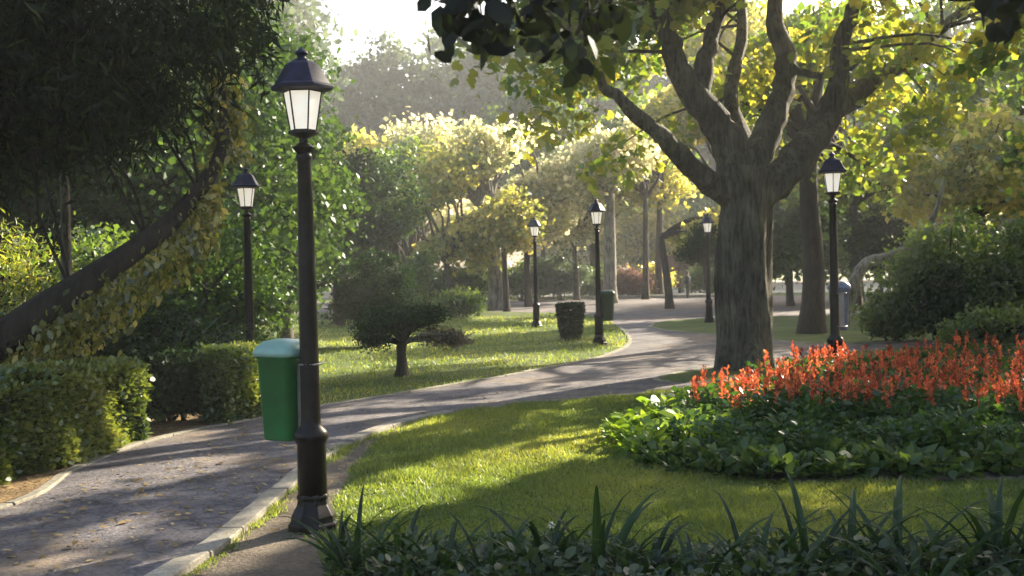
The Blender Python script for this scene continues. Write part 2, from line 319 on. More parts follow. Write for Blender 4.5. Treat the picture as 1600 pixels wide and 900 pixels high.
# ------------------------------------------------------------------ lamps
def make_lamp(label, rz=0):
    r = empty('street_lamp', (0, 0, 0), label, 'street lamp', 'old-style street lamps along the path')
    o = R(22.5)
    mesh('base', lathe([(.165, -.02), (.165, .05), (.15, .06), (.145, .1), (.105, .17), (.1, .2), (.108, .22), (.1, .24)], 8, o), IRON, r, bevel=.006)
    v, f = lathe([(.097, .2), (.093, .56), (.1, .57), (.112, .6), (.112, .625), (.098, .65), (.068, .68), (.064, .72), (.06, 1.3), (.054, 1.9), (.045, 2.38), (.052, 2.4), (.052, 2.42), (.042, 2.44)], 16)
    mesh('post', (v, f), IRON, r, True)
    c, f = lathe([(.04, 2.43), (.075, 2.47), (.03, 2.5), (.03, 2.53), (.1, 2.56), (.1, 2.575)], 12); mesh('lantern_holder', (c, f), IRON, r)
    mesh('lamp_glass', lathe([(.08, 2.576), (.12, 2.825)], 6), GLASS, r)
    T = Tubes()
    for k in range(6):
        a = 2*math.pi*k/6; ca, sa = math.cos(a), math.sin(a)
        T.tube([(.082*ca, .082*sa, 2.572), (.124*ca, .124*sa, 2.835)], .0055, 5)
    for z, q in ((2.578, .083), (2.828, .124)):
        ring = [(q*math.cos(2*math.pi*k/6), q*math.sin(2*math.pi*k/6), z) for k in range(7)]
        for k in range(6): T.tube([ring[k], ring[k+1]], .006, 5)
    T.build('lantern_frame', IRON, r, False)
    rf = mesh('lamp_roof', lathe([(.15, 2.836), (.2, 2.84), (.205, 2.862), (.185, 2.876), (.15, 2.93), (.11, 3.0), (.085, 3.02), (.03, 3.026)], 6), ROOF, r, bevel=.003)
    mesh('finial', lathe([(.05, 3.022), (.05, 3.035), (.03, 3.045), (.03, 3.06), (.045, 3.07), (.04, 3.085), (.012, 3.105), (.004, 3.12)], 10), ROOF, rf, True)
    return r
lp = make_lamp('tall black lamp post in front with green bin strapped on it')
lamps = [(lp, G(490, 828), 0, None),
 (None, G(393, 621), .5, 'black lamp post rising behind the hedge, left of the green bin'),
 (None, (1.84, 24.6), .9, 'black lamp post at the path bend with dark green bin behind it'),
 (None, (.67, 32.5), .2, 'small distant lamp post on the lawn left of the vase-shaped bush'),
 (None, (5.6, 32.8), .7, 'distant lamp post in front of dark foliage, just left of big tree trunk'),
 (None, (4.28, 15.3), .35, 'black lamp post behind the red flowers, right of big tree')]
LO = []
for o, pos, rz, lab in lamps:
    if o is None: o = copy_tree(lp); o['label'] = lab
    o.location = (pos[0], pos[1], 0); o.rotation_euler.z = rz; LO.append(o)
def rrect(w, d, r, z, n=4):
    out = []
    for cx, cy, a0 in ((w/2-r, d/2-r, 0), (-w/2+r, d/2-r, 90), (-w/2+r, -d/2+r, 180), (w/2-r, -d/2+r, 270)):
        for k in range(n+1): a = R(a0+90*k/n); out.append((cx+r*math.cos(a), cy+r*math.sin(a), z))
    return out
def loft(rings):
    v = [p for r in rings for p in r]; m = len(rings[0]); f = []
    for i in range(len(rings)-1):
        for j in range(m): k = (j+1) % m; f.append((i*m+j, i*m+k, (i+1)*m+k, (i+1)*m+j))
    f.append(tuple(range(m))[::-1]); f.append(tuple((len(rings)-1)*m+j for j in range(m))); return v, f
def make_bin(label, loc, rz, mb, mlid, pole, group='litter bins on lamp posts'):
    r = empty('litter_bin', loc, label, 'litter bin', group, rz)
    mesh('bin_body', loft([rrect(.24, .2, .05, 0), rrect(.25, .21, .05, .02), rrect(.3, .25, .055, .53), rrect(.32, .27, .06, .535), rrect(.32, .27, .06, .56)]), mb, r, True, )
    mesh('lid', loft([rrect(.345, .29, .06, .55), rrect(.35, .295, .06, .575), rrect(.33, .27, .07, .61), rrect(.26, .2, .07, .645), rrect(.12, .08, .03, .66)]), mlid, r, True)
    br = mesh('bracket', loft([rrect(.04, .09, .008, .05), rrect(.04, .09, .008, .5)]), STEEL, r); br.location = (pole*.165, 0, 0)
    for z in (.06, .5):
        T = Tubes(); pts = [(pole*.185+.075*math.cos(a)*1+pole*.04, .075*math.sin(a), z) for a in [2*math.pi*k/16 for k in range(17)]]
        T.tube(pts, .007, 6, cap=False); T.build('strap', STEEL, r)
    return r
b0 = lamps[0][1]
make_bin('bright green litter bin with pale domed lid strapped to the front lamp post', (b0[0]-.19, b0[1]+.14, .575), R(-32), BIN, LID, 1)
make_bin('dark green litter bin on lamp post at the path bend', (1.84+.2, 24.75, .5), R(170), BIND, BIND, 1)
make_bin('blue grey litter bin on lamp post behind the red flowers', (4.28+.12, 15.3+.21, .74), R(-100), BINB, BINB, 1)
# ------------------------------------------------------------------ trees
def clumps(blobs, n, power=2.4, r=None):
    r = r or rng; b = np.array(blobs, float); w = b[:, 3]*b[:, 4]*b[:, 5]; idx = r.choice(len(b), n, p=w/w.sum())
    d = r.normal(size=(n, 3)); d /= np.linalg.norm(d, axis=1)[:, None]; u = r.uniform(.05, 1, n)**(1/power)
    return b[idx, :3]+d*u[:, None]*b[idx, 3:6]
def crownpts(C, m, cr, flat=.65, r=None, tintvar=.28):
    r = r or rng; n = len(C); sc = r.uniform(.6, 1.35, n)
    P = np.repeat(C, m, 0)+r.normal(size=(n*m, 3))*np.array([1, 1, flat])*np.repeat(sc*cr, m)[:, None]*.62
    t = np.repeat(r.normal(.5, tintvar, n), m)+r.normal(0, .16, n*m); return P, t
def limbs(T, start, C, k, r0, r1=.012, sag=.1, seg=6):
    s = Vector(start)
    for i in rng.choice(len(C), min(k, len(C)), replace=False):
        e = Vector(C[i]); d = e-s; L = d.length
        m1 = s+d*.3+Vector((random.gauss(0, .07)*L, random.gauss(0, .07)*L, .1*L)); m2 = s+d*.68+Vector((random.gauss(0, .07)*L, random.gauss(0, .07)*L, .08*L))
        p = smooth_path([s, m1, m2, e], 3); n = len(p); T.tube(p, [r0*(1-j/(n-1))**.8+r1 for j in range(n)], seg)
def tree(name, label, cat, base, trunk_top, tr, blobs, nc, m, cr, leaf, shape, lm, bark, nl=14, group=None, filt=True, droop=0., trunks=None, up=.25, flat=.65, minz=.15):
    bx, by = base[0], base[1]; root = empty(name, (bx, by, 0), label, cat, group); T = Tubes()
    for tt in (trunks or [((0, 0), trunk_top, tr)]):
        o, top, r = tt; p = smooth_path([Vector((o[0], o[1], -.1)), Vector((o[0]*.8+top[0]*.2+random.gauss(0, .03), o[1]*.8+top[1]*.2, top[2]*.35)), Vector((o[0]*.4+top[0]*.6, o[1]*.4+top[1]*.6+random.gauss(0, .04), top[2]*.7)), Vector(top)], 4)
        n = len(p); T.tube(p, [r*(1.35 if j == 0 else 1.12 if j == 1 else 1-.35*j/n) for j in range(n)], 12, .12)
    C = clumps(blobs, nc); C = C[C[:, 2] > minz]
    if filt: C = C[sun_keep(C+np.array([bx, by, 0]))]
    for tt in (trunks or [((0, 0), trunk_top, tr)]): limbs(T, tt[1], C, nl, tt[2]*.45)
    T.build('trunk', bark, root)
    P, t = crownpts(C, m, cr, flat); k = P[:, 2] > minz*.5
    if filt: k &= sun_keep(P+np.array([bx, by, 0]))
    leafobj('crown', P[k], leaf, shape, lm, root, t[k], droop=droop, up=up)
    return root
# --- the big tree right of the path
def big_tree():
    Y = 18.3; b = G(1167, 576); b = Vector((b.x, b.y, 0)); root = empty('plane_tree', b, 'big plane tree with thick fluted grey trunk forking behind the flower bed', 'tree'); T = Tubes()
    def at(px, py, y=Y): return A(px, py, y)-b
    def L(pts, r0, r1, seg=12, fl=.08, k=5):
        p = smooth_path(pts, k); n = len(p); p = [q+Vector([random.gauss(0, .022) for _ in range(3)]) if 2 < j < n-1 else q for j, q in enumerate(p)]
        T.tube(p, [(r0+(r1-r0)*(j/(n-1))**.75)*.9*random.uniform(.92, 1.1) for j in range(n)], 20, .13)
        return p
    tp = smooth_path([Vector((0, 0, -.1)), at(1167, 520), at(1163, 430), at(1166, 350), at(1170, 300), at(1172, 262)], 6); n = len(tp)
    T.tube(tp, [.48*(1.08-.13*min(1, j/4)) if j < 5 else .455-.05*(j/n)+(.07 if j > n-6 else 0)*(j-n+6)/6 for j in range(n)], 48, .2)
    ends = []
    J = (1165, 318)
    ends += [L([at(*J), at(1135, 300, Y-.1), at(1085, 268, Y-.6), at(1045, 225, Y-1), at(1000, 185, Y-1.3), at(950, 140, Y-1.8), at(910, 90, Y-2)], .28, .05)]
    ends += [L([at(*J), at(1150, 262, Y+.2), at(1118, 190, Y+.1), at(1075, 140, Y-.1), at(1050, 80, Y-.3), at(1030, 10, Y-.5), at(1010, -120, Y-.6)], .38, .11)]
    ends += [L([at(1090, 155, Y), at(1100, 90, Y+.2), at(1122, 20, Y+.4), at(1130, -110, Y+.6)], .22, .09)]
    ends += [L([at(*J), at(1185, 240, Y+.5), at(1212, 170, Y+.8), at(1228, 100, Y+1), at(1212, 30, Y+1.2), at(1220, -120, Y+1.4)], .33, .14)]
    ends += [L([at(*J), at(1225, 270, Y+.3), at(1272, 215, Y+.7), at(1315, 160, Y+1.2), at(1370, 125, Y+1.8), at(1430, 85, Y+2.5), at(1500, 20, Y+3.2)], .38, .08)]
    ends += [L([at(1290, 190, Y+.9), at(1308, 130, Y+.9), at(1318, 60, Y+.8), at(1345, -20, Y+.6), at(1350, -130, Y)], .22, .1)]
    ends += [L([at(1226, 95, Y+1), at(1262, 118, Y+.8), at(1300, 110, Y+.8), at(1316, 70, Y+.8)], .08, .06)]
    ends += [L([at(*J), at(1175, 250, Y+1.2), at(1140, 150, Y+2.4), at(1160, 40, Y+3.2), at(1150, -120, Y+4)], .24, .07)]
    blobs = [(.6, 0, 9.2, 4.6, 5.0, 3.4), (-1.9, -1, 6.6, 2.0, 3.0, 2.2), (4.0, -.5, 6.4, 3.6, 4, 2.4), (.3, 3.5, 6.6, 3.6, 2.6, 2.2), (-1.6, 1.6, 4.7, 1.7, 2.2, 1.5), (-2.6, -1.2, 4.6, 1.3, 1.6, 1.0), (4.6, 1.5, 4.4, 2.4, 2, 1.2)]
    C = clumps(blobs, 700, 2.0); C = C[sun_keep(C+np.array(b))]
    near = np.array([p for e in ends for p in e[len(e)//2:]])
    for c in C[::3]:
        d = np.linalg.norm(near-c, axis=1); q = near[d.argmin()]
        if d.min() < 4:
            p = smooth_path([Vector(q), Vector(q)*.5+Vector(c)*.5+Vector((random.gauss(0, .15), random.gauss(0, .15), .2)), Vector(c)], 3); T.tube(p, [.035, .03, .027, .022, .018, .012, .008], 5)
    T.build('trunk', BK, root)
    P, t = crownpts(C, 84, .62); W_ = P+np.array(b)
    # open view onto the fork: few leaves hang in front of the big limbs
    front = (P[:, 1] < .6) & (P[:, 2] < 5.6) & (np.abs(P[:, 0]-.4) < 2.3) & (rng.uniform(size=len(P)) < .86)
    k = sun_keep(W_) & ~front & (P[:, 2] > 2.6)
    leafobj('crown', P[k], .15, 'maple', ML['sycamore'], root, t[k], droop=.5, up=.1)
big_tree()
# --- magnolia whose branch hangs over the view
def overhang():
    b = Vector((2.6, -2.2, 0)); root = empty('magnolia_tree', b, 'dark glossy-leaved branch hanging into the top of the view', 'tree'); T = Tubes()
    T.tube(smooth_path([(0, 0, -.1), (.05, .1, 1.5), (-.1, .3, 3.0)], 5), [.2-.004*i for i in range(11)], 12, .1)
    tips = []
    def br(pts, r0, r1):
        p = smooth_path([Vector(q)-(b if i else b) if i else Vector(q)-b for i, q in enumerate(pts)], 6); n = len(p); T.tube(p, [r0+(r1-r0)*j/(n-1) for j in range(n)], 6); return p
    top = (2.5, -1.9, 3.0)
    a1 = br([top, (1.9, .6, 3.5), (1.0, 2.6, 3.05), A(900, -60, 3.6), A(820, 25, 3.7)], .09, .008)
    a2 = br([(1.0, 2.6, 3.05), A(800, -90, 3.3), A(745, -10, 3.3), A(715, 30, 3.3)], .035, .006)
    a3 = br([(1.0, 2.6, 3.05), A(1000, -80, 3.9), A(930, 0, 3.9), A(900, 55, 3.9)], .03, .006)
    a4 = br([top, (3.2, .9, 3.3), (3.0, 3.2, 3.0), A(1640, -40, 4.1), A(1570, 5, 4.1)], .07, .006)
    LP = []
    def put(px, py, Y, n=1, sp=14):
        for _ in range(n): LP.append(tuple(A(px+random.gauss(0, sp), py+random.gauss(0, sp*.8), Y+random.gauss(0, .12))-b))
    for px, py in ((690, 8), (700, 25), (725, 10), (745, 30), (755, 50), (765, 20), (735, -10), (700, -20), (780, 0), (800, 20), (810, 45), (830, 10), (850, 40), (870, 10), (890, 60), (905, 80), (915, 30), (880, 75), (930, 60), (860, 60), (940, 20), (960, 45), (955, 10), (820, 60), (790, 50), (975, 15), (915, -10), (850, -20), (800, -30), (960, -25), (1000, -10)):
        put(px, py-6, 3.5, 3, 10); q = A(px, py-6, 3.5)-b; q0 = min(a1[4:]+a2[4:]+a3[4:], key=lambda z: (z-q).length); T.tube([q0, (q0+q)/2+Vector((0, 0, .03)), q], [.006, .004, .002], 5)
    for px, py in ((766, 75), (762, 92), (902, 96), (912, 112), (868, 88), (692, 48), (704, 66), (748, 66), (935, 92)): put(px, py-10, 3.5, 2, 6)
    for px, py in ((1530, 0), (1550, 15), (1575, 25), (1595, 35), (1610, 10), (1560, -15), (1590, -10), (1530, -20)): put(px, py, 4.0, 3, 8)
    for e in (a1, a2, a3, a4):
        for q in e[6:]: LP += [tuple(q+Vector((random.gauss(0, .05), random.gauss(0, .05), random.gauss(0, .04)))) for _ in range(3)]
    P = np.array(LP); T.build('trunk', BKD, root)
    # upper crown above the view
    C = clumps([(-.8, 2.6, 4.4, 2.2, 2.6, .9), (0, 0, 4.6, 1.8, 1.8, 1.0)], 60); P2, t2 = crownpts(C, 16, .35)
    k = sun_keep(P2+np.array(b))
    V1, tA = leaves(P, .085, 'oval', rng.uniform(0, 1, len(P)), up=.1, droop=1.0); V2, tB = leaves(P2[k], .14, 'oval', t2[k], up=.2, droop=.3)
    me = npmesh('leaves', np.concatenate([V1, V2]), 6, np.concatenate([tA, tB])); link('leaves', me, ML['magnolia'], root)
overhang()
def xy(px, Y): a = A(px, 420, Y); return (a.x, a.y)
# --- left side: leaning tree with dark canopy
def leaning():
    b = Vector((-5.9, 11.2, 0)); root = empty('leaning_tree', b, 'dark tree with thick limb leaning up to the right over the hedge', 'tree'); T = Tubes()
    def at(px, py, y): return A(px, py, y)-b
    p = smooth_path([Vector((0, 0, -.1)), Vector((.15, 0, .5)), at(40, 505, 11.3), at(130, 445, 11.5), at(230, 378, 11.8), at(300, 312, 12.2), at(345, 240, 12.5), at(350, 170, 12.9), at(340, 90, 13.2)], 5); n = len(p)
    T.tube(p, [.23-.205*(j/(n-1))**.8 for j in range(n)], 14, .15)
    T.tube(smooth_path([p[3], at(-30, 430, 12), at(-110, 250, 12.5), at(-110, 0, 13)], 4), [.14-.008*i for i in range(13)], 8, .1)
    blobs = [(1.6, .2, 4.4, 2.2, 1.7, 1.3), (-.2, -.3, 4.2, 2.0, 1.5, 1.3), (.6, -.4, 5.6, 3.0, 1.8, 1.0), (-1.5, 0, 5.0, 2.0, 1.8, 1.6), (-.2, .8, 3.2, 1.9, 1.0, .8), (1.0, .7, 3.5, 1.5, .9, .7)]
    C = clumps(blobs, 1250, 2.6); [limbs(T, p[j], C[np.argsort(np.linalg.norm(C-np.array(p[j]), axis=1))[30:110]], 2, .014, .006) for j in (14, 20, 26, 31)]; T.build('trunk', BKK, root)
    Pc, t = crownpts(C, 80, .42, .6); px = (Pc[:, 0]+b.x)/(Pc[:, 1]+b.y)*F+800
    low = np.interp(px, [0, 150, 250, 330, 420, 470], [2.2, 2.4, 2.7, 2.9, 3.25, 5])
    k = sun_keep(Pc+np.array(b)) & (Pc[:, 2] > low-rng.uniform(0, .5, len(Pc))) & (px < 455+rng.normal(0, 15, len(Pc)))
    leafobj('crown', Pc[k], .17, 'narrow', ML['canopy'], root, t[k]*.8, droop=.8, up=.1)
    # yellow shoots hanging all along the limb
    Q = np.array([tuple(q) for q in p[9:]]); n2 = 5200; n2 = 4600; i = rng.integers(0, len(Q), n2)
    S_ = Q[i]+rng.normal(size=(n2, 3))*[.1, .14, .06]+np.array([0, 0, -.12])+np.array([.05, 0, -.2])*rng.uniform(0, 2.0, n2)[:, None]
    sx = (S_[:, 0]+b.x)/(S_[:, 1]+b.y)*F+800; S_ = S_[(sx < 350) | (S_[:, 2] > 2.95)]; n2 = len(S_)
    leafobj('hanging_shoots', S_, .085, 'oval', ML['ivy'], root, np.clip(rng.normal(.5, .3, n2), 0, 1), droop=1.6, up=0)
leaning()
tree('tall_trunk_tree', 'grey leaning trunk rising through the dark canopy at the top left corner', 'tree', (-5.0, 9.8), (.35, 0, 6.5), .2,
     [(.4, 0, 7.4, 2.2, 2.2, 1.6)], 90, 50, .5, .16, 'narrow', ML['canopy'], BK, 8, trunks=[((-.6, .2), (.45, 0, 6.5), .21)])
tree('thin_tree', 'thin bare upright stem behind the leaning dark limb', 'tree', xy(103, 14.5), (0, 0, 3.6), .075,
     [(0, 0, 4.2, 1.3, 1.2, 1.0)], 60, 40, .4, .13, 'narrow', ML['dark'], BK, 8)
def shrub(name, label, pos, w, d, h, lm, leaf=.09, shape='oval', nc=70, m=60, cr=.28, group=None, filt=False, bot=.12, cat='shrub', bark=None, droop=0.):
    blobs = [(0, 0, h*.55, w/2*.82, d/2*.82, h*.42), (w*.2, 0, h*.4, w*.25, d*.3, h*.3), (-w*.22, .05, h*.42, w*.24, d*.3, h*.3)]
    return tree(name, label, cat, pos, (0, 0, h*.35), max(.03, w*.03), blobs, nc, m, cr, leaf, shape, lm, bark or BKD, 8, group, filt, minz=bot, droop=droop, trunks=[((0, 0), (0, 0, h*.35), max(.03, w*.03)), ((.12, .05), (w*.12, 0, h*.3), .03), ((-.1, 0), (-w*.14, 0, h*.33), .03)])
# shrubs behind the hedge at the left
shrub('leafy_shrub', 'green shrub behind the hedge under the hanging yellow shoots', xy(330, 17), 2.5, 2.0, 2.7, ML['green'], .09, nc=150, m=60)
shrub('leafy_shrub', 'dark green shrub between leaning limb and thin bare stem', xy(150, 16.5), 2.7, 2, 2.4, ML['midgreen'], .09, nc=130)
shrub('leafy_shrub', 'yellow green shrub at the left edge below the leaning limb', xy(15, 15.5), 2.2, 2, 2.7, ML['sycamore'], .1, 'narrow', nc=110)
shrub('leafy_shrub', 'dark shrub right behind the hedge at the left edge', xy(60, 12.4), 3.0, 1.4, 1.15, ML['dark'], .08, nc=110)
shrub('leafy_shrub', 'low dark shrub behind the blue green spiky plant', xy(250, 14.6), 1.9, 1.4, 1.35, ML['dark'], .08, nc=90)
shrub('leafy_shrub', 'dark bushy shrub filling the gap in the hedge', G(280, 662)+Vector((-.12, .2, 0)), 1.25, .8, .8, ML['dark'], .07, nc=110, m=60, cr=.2)
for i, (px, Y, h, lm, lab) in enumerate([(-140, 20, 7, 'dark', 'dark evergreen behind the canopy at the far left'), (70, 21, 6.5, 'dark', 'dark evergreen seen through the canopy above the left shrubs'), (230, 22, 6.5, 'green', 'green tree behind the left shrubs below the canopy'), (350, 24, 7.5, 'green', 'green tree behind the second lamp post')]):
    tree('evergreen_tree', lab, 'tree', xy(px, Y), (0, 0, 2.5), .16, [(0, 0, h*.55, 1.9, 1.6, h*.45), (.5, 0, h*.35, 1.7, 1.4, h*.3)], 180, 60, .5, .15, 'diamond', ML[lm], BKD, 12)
tree('tall_green_tree', 'tall green tree with yellow right edge behind the front lantern', 'tree', xy(440, 27), (0, 0, 4), .2,
     [(0, 0, 4.2, 1.4, 1.6, 3.4), (-1.0, 0, 7, 1.0, 1.5, 2.4), (-.5, .3, 2.2, 1.4, 1.2, 1.8), (.4, -.2, 3.4, 1.3, 1.3, 2.0)], 330, 70, .48, .15, 'diamond', ML['green'], BKD, 20)
# dark shrubs and conifers left middle
for px, Y, h, lab in ((528, 36, 6.2, 'tallest dark conifer just right of the front lamp post'), (570, 37, 6.0, 'dark green conifer, middle of the three behind the round bush'), (618, 38, 5.6, 'dark green conifer, rightmost of the three behind the round bush')):
    tree('conifer_tree', lab, 'tree', xy(px, Y), (0, 0, 2.6), .14, [(0, 0, h*.5, 1.05, 1.0, h*.48), (0, 0, h*.3, 1.3, 1.2, h*.28)], 230, 60, .36, .13, 'diamond', ML['green' if px > 600 else 'dark'], BKD, 8)
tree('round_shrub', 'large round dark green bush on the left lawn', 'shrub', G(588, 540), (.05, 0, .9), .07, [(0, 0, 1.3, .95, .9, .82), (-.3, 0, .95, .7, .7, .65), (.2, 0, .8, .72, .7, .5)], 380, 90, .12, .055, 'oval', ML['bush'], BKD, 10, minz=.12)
def umbrella_tree():
    g = G(628, 588); root = empty('small_tree', g, 'small flat-topped dark tree with short stout trunk on the left lawn', 'tree'); T = Tubes()
    T.tube(smooth_path([(0, 0, -.05), (.01, 0, .18), (0, 0, .4), (.02, 0, .55)], 4), [.14, .12, .1, .09, .085, .08, .075, .075, .075, .08, .08, .08, .07], 12, .18)
    b1 = [(-.35, 0, .82, .42, .4, .26), (.05, .05, .9, .45, .4, .22), (.4, 0, .95, .35, .35, .16), (-.45, 0, .6, .28, .3, .16)]
    C = clumps(b1, 150, 2.2); limbs(T, (0, 0, .5), C, 22, .03, .006); T.build('trunk', BKD, root)
    P, t = crownpts(C, 70, .11); leafobj('crown', P, .045, 'oval', ML['bush'], root, t)
    T = Tubes(); C2 = clumps([(.65, 0, .62, .35, .3, .15), (.9, 0, .55, .2, .2, .1)], 40); limbs(T, (.03, 0, .5), C2, 34, .012, .003); T.build('bare_twigs', BKP, root)
    P, t = crownpts(C2, 40, .12); leafobj('dry_leaves', P, .05, 'oval', ML['dryshrub'], root, t)
umbrella_tree()
def vase():
    g = G(892, 531); root = empty('clipped_bush', g, 'dark clipped vase-shaped bush on the lawn near the path bend', 'shrub'); T = Tubes()
    T.tube([(0, 0, -.05), (0, 0, .3), (.02, 0, .6)], [.08, .07, .04], 8); C = None
    n = 9000; z = rng.uniform(.02, .84, n); rad = np.interp(z, [0, .2, .55, .8, .84], [.19, .24, .31, .32, .27])*(1-.12*rng.uniform(0, 1, n)**2+.05*np.sin(z*9)); a = rng.uniform(0, 6.283, n)
    top = rng.uniform(size=n) < .2; rad = np.where(top, rad*rng.uniform(0, 1, n)**.5, rad); z = np.where(top, .8+rng.normal(0, .02, n), z)
    P = np.stack([rad*np.cos(a), rad*np.sin(a), z], 1); limbs(T, (0, 0, .3), P[:200], 14, .02); T.build('stem', BKD, root)
    leafobj('foliage', P, .05, 'oval', ML['dark'], root, None)
vase()
# --- middle distance trees
def mt(name, lab, px, Y, h, w, lm, z0=None, nc=150, m=55, leaf=.24, cr=.6, tr=.16, group=None, bark=BKD, shape='diamond', cat='tree', power=2.2):
    z0 = h*.25 if z0 is None else z0; c = (h+z0)/2; b = [(0, 0, c, w*.36, w*.34, (h-z0)*.46), (w*.22, 0, c*.85, w*.28, w*.3, (h-z0)*.32), (-w*.22, .3, c*.9, w*.28, w*.3, (h-z0)*.34), (w*.05, 0, c*1.15, w*.28, w*.26, (h-z0)*.3)]
    return tree(name, lab, cat, xy(px, Y), (random.gauss(0, .1), 0, max(z0, 1.4)+.3), tr, b, nc, m, cr, leaf, shape, ML[lm], bark, 16, group, Y < 70, minz=min(z0*.6, .5)+.1)
mt('broad_tree', 'yellow green tree behind the dark conifers', 640, 47, 7.2, 5, 'midgreen', 1.2, 220)
mt('broad_tree', 'yellow leaved tree between conifers and pale trunks', 705, 45, 6.6, 4, 'yellow', 1.6, 200)
mt('autumn_tree', 'cream and yellow autumn tree rising behind the yellow green tree', 660, 60, 10.0, 7, 'cream', 3, 200, leaf=.3)
mt('autumn_tree', 'pale yellow autumn tree above the conifers', 570, 58, 9.4, 6, 'yellow', 2, 200, leaf=.3)
mt('autumn_tree', 'greyish cream feathery tree in the centre with orange lower leaves', 825, 50, 8.2, 5.2, 'cream', 2.6, 230, leaf=.22, cr=.5)
mt('autumn_tree', 'pale grey cream tree behind the lamp at the path bend', 900, 58, 9.0, 5.5, 'cream', 2.5, 170, leaf=.28)
mt('slender_tree', 'slender tree with orange yellow leaves next to the pale trunk', 790, 45, 5.0, 2.6, 'yellow', 2.3, 70, leaf=.2, tr=.13, bark=BKD)
tree('pale_trunk_tree', 'tree with pale slanting trunk at the edge of the left lawn', 'tree', xy(778, 46.5), (-.35, 0, 4.4), .24, [(-.4, 0, 6.0, 1.8, 1.6, 1.6)], 90, 50, .5, .24, 'diamond', ML['cream'], BKP, 12, trunks=[((.1, 0), (-.75, 0, 4.2), .2), ((-.25, 0), (-.2, 0, 4.5), .22)])
mt('green_tree', 'bushy green tree below the overhanging dark leaves', 850, 75, 16.5, 7, 'midgreen', 6, 200, leaf=.36, cr=.8)
mt('green_tree', 'green tree behind the left part of the plane crown', 960, 62, 13.0, 8, 'midgreen', 4, 230, leaf=.3, cr=.8)
mt('yellow_tree', 'bright yellow tree glowing between the limbs of the plane tree', 1150, 48, 13.0, 8, 'yellow', 4.5, 280, leaf=.3, cr=.7)
mt('yellow_tree', 'low yellow tree seen left of the big trunk', 1045, 44, 4.8, 4.2, 'yellow', 2.4, 110, leaf=.22)
mt('yellow_tree', 'yellow leaved tree at the right edge above the green bush', 1540, 33, 6.0, 6, 'yellow', 2.6, 190, leaf=.2, cr=.5)
mt('broad_tree', 'yellow green tree behind the right lamp post', 1340, 38, 10.0, 7, 'sycamore', 3.2, 260, leaf=.24)
mt('broad_tree', 'tall green tree at the top right corner', 1520, 42, 12.0, 9, 'midgreen', 3, 300, leaf=.27)
mt('autumn_tree', 'pale cream tree behind the curved grey branch', 1430, 52, 8.0, 7, 'cream', 2, 200, leaf=.28)
mt('broad_tree', 'green tree beyond the right edge of the lawn', 1680, 36, 10, 8, 'midgreen', 2.5, 220, leaf=.27)
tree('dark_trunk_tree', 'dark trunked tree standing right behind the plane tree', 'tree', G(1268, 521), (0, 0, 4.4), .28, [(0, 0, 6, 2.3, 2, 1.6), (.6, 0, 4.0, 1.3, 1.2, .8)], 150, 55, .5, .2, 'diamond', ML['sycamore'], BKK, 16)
mt('lollipop_tree', 'small dark round tree behind the distant lamp post, left of plane trunk', 1103, 35.5, 2.95, 1.5, 'dark', 1.6, 90, 60, .08, .2, .06)
mt('dark_bush', 'dark round bush behind the pale leaning branch at the right', 1375, 37, 3.4, 2.0, 'dark', .9, 110, 60, .12, .28, .08)
shrub('big_bush', 'big green bush with dark hollow at the right edge', xy(1540, 23.5), 4.6, 2.4, 2.65, ML['midgreen'], .1, nc=330, m=75, cr=.3)
shrub('leafy_bush', 'dark green bush in front of the big right bush', xy(1478, 21.8), 1.3, 1.0, 1.6, ML['dark'], .1, nc=70, m=60, cr=.22)
shrub('leafy_bush', 'bright green low bush right of the right lamp post', xy(1395, 23.5), 1.6, 1.2, 1.1, ML['midgreen'], .1, nc=90, m=60, cr=.2, filt=True)
shrub('leafy_bush', 'low green bush at the foot of the big right bush', xy(1560, 20.6), 2.4, 1.0, .75, ML['midgreen'], .09, nc=90, m=60, cr=.18)
shrub('red_shrub', 'reddish shrub at the far end of the park', xy(985, 60), 2.4, 1.5, 1.5, ML['redshrub'], .16, nc=90, m=50, cr=.3)
shrub('red_shrub', 'purplish shrub behind the small walking person', xy(1062, 68), 2.6, 1.5, 2.6, ML['redshrub'], .18, nc=90, m=50, cr=.35)
shrub('green_shrub', 'green shrub mass behind the pale trunk tree', xy(700, 50), 3.6, 1.5, 1.8, ML['green'], .15, nc=120, m=60, cr=.35)
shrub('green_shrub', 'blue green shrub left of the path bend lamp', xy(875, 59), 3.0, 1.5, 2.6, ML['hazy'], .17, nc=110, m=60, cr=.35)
shrub('green_shrub', 'dark shrub below the yellow tree at lawn end', xy(640, 42), 3.4, 1.5, 1.5, ML['dark'], .13, nc=110, m=60, cr=.3)
shrub('green_shrub', 'sunlit green shrub right of the round bush', xy(715, 40), 1.8, 1.2, 1.0, ML['midgreen'], .13, nc=80, m=60, cr=.25)
shrub('green_shrub', 'low green shrub at the foot of the thick pale far trunk', xy(940, 62), 3.4, 1.4, 1.6, ML['midgreen'], .17, nc=110, m=50, cr=.35)
shrub('green_shrub', 'low yellow green shrub between the two brown far trunks', xy(1022, 63), 2.2, 1.4, 1.7, ML['yellow'], .17, nc=80, m=50, cr=.35)
shrub('green_shrub', 'green shrub behind the small lamp on the left lawn', xy(815, 60), 4.6, 1.4, 2.0, ML['midgreen'], .17, nc=140, m=50, cr=.35)
shrub('green_shrub', 'dark green shrub just left of the plane trunk far behind', xy(1110, 60), 2.6, 1.4, 1.9, ML['green'], .17, nc=90, m=50, cr=.35)
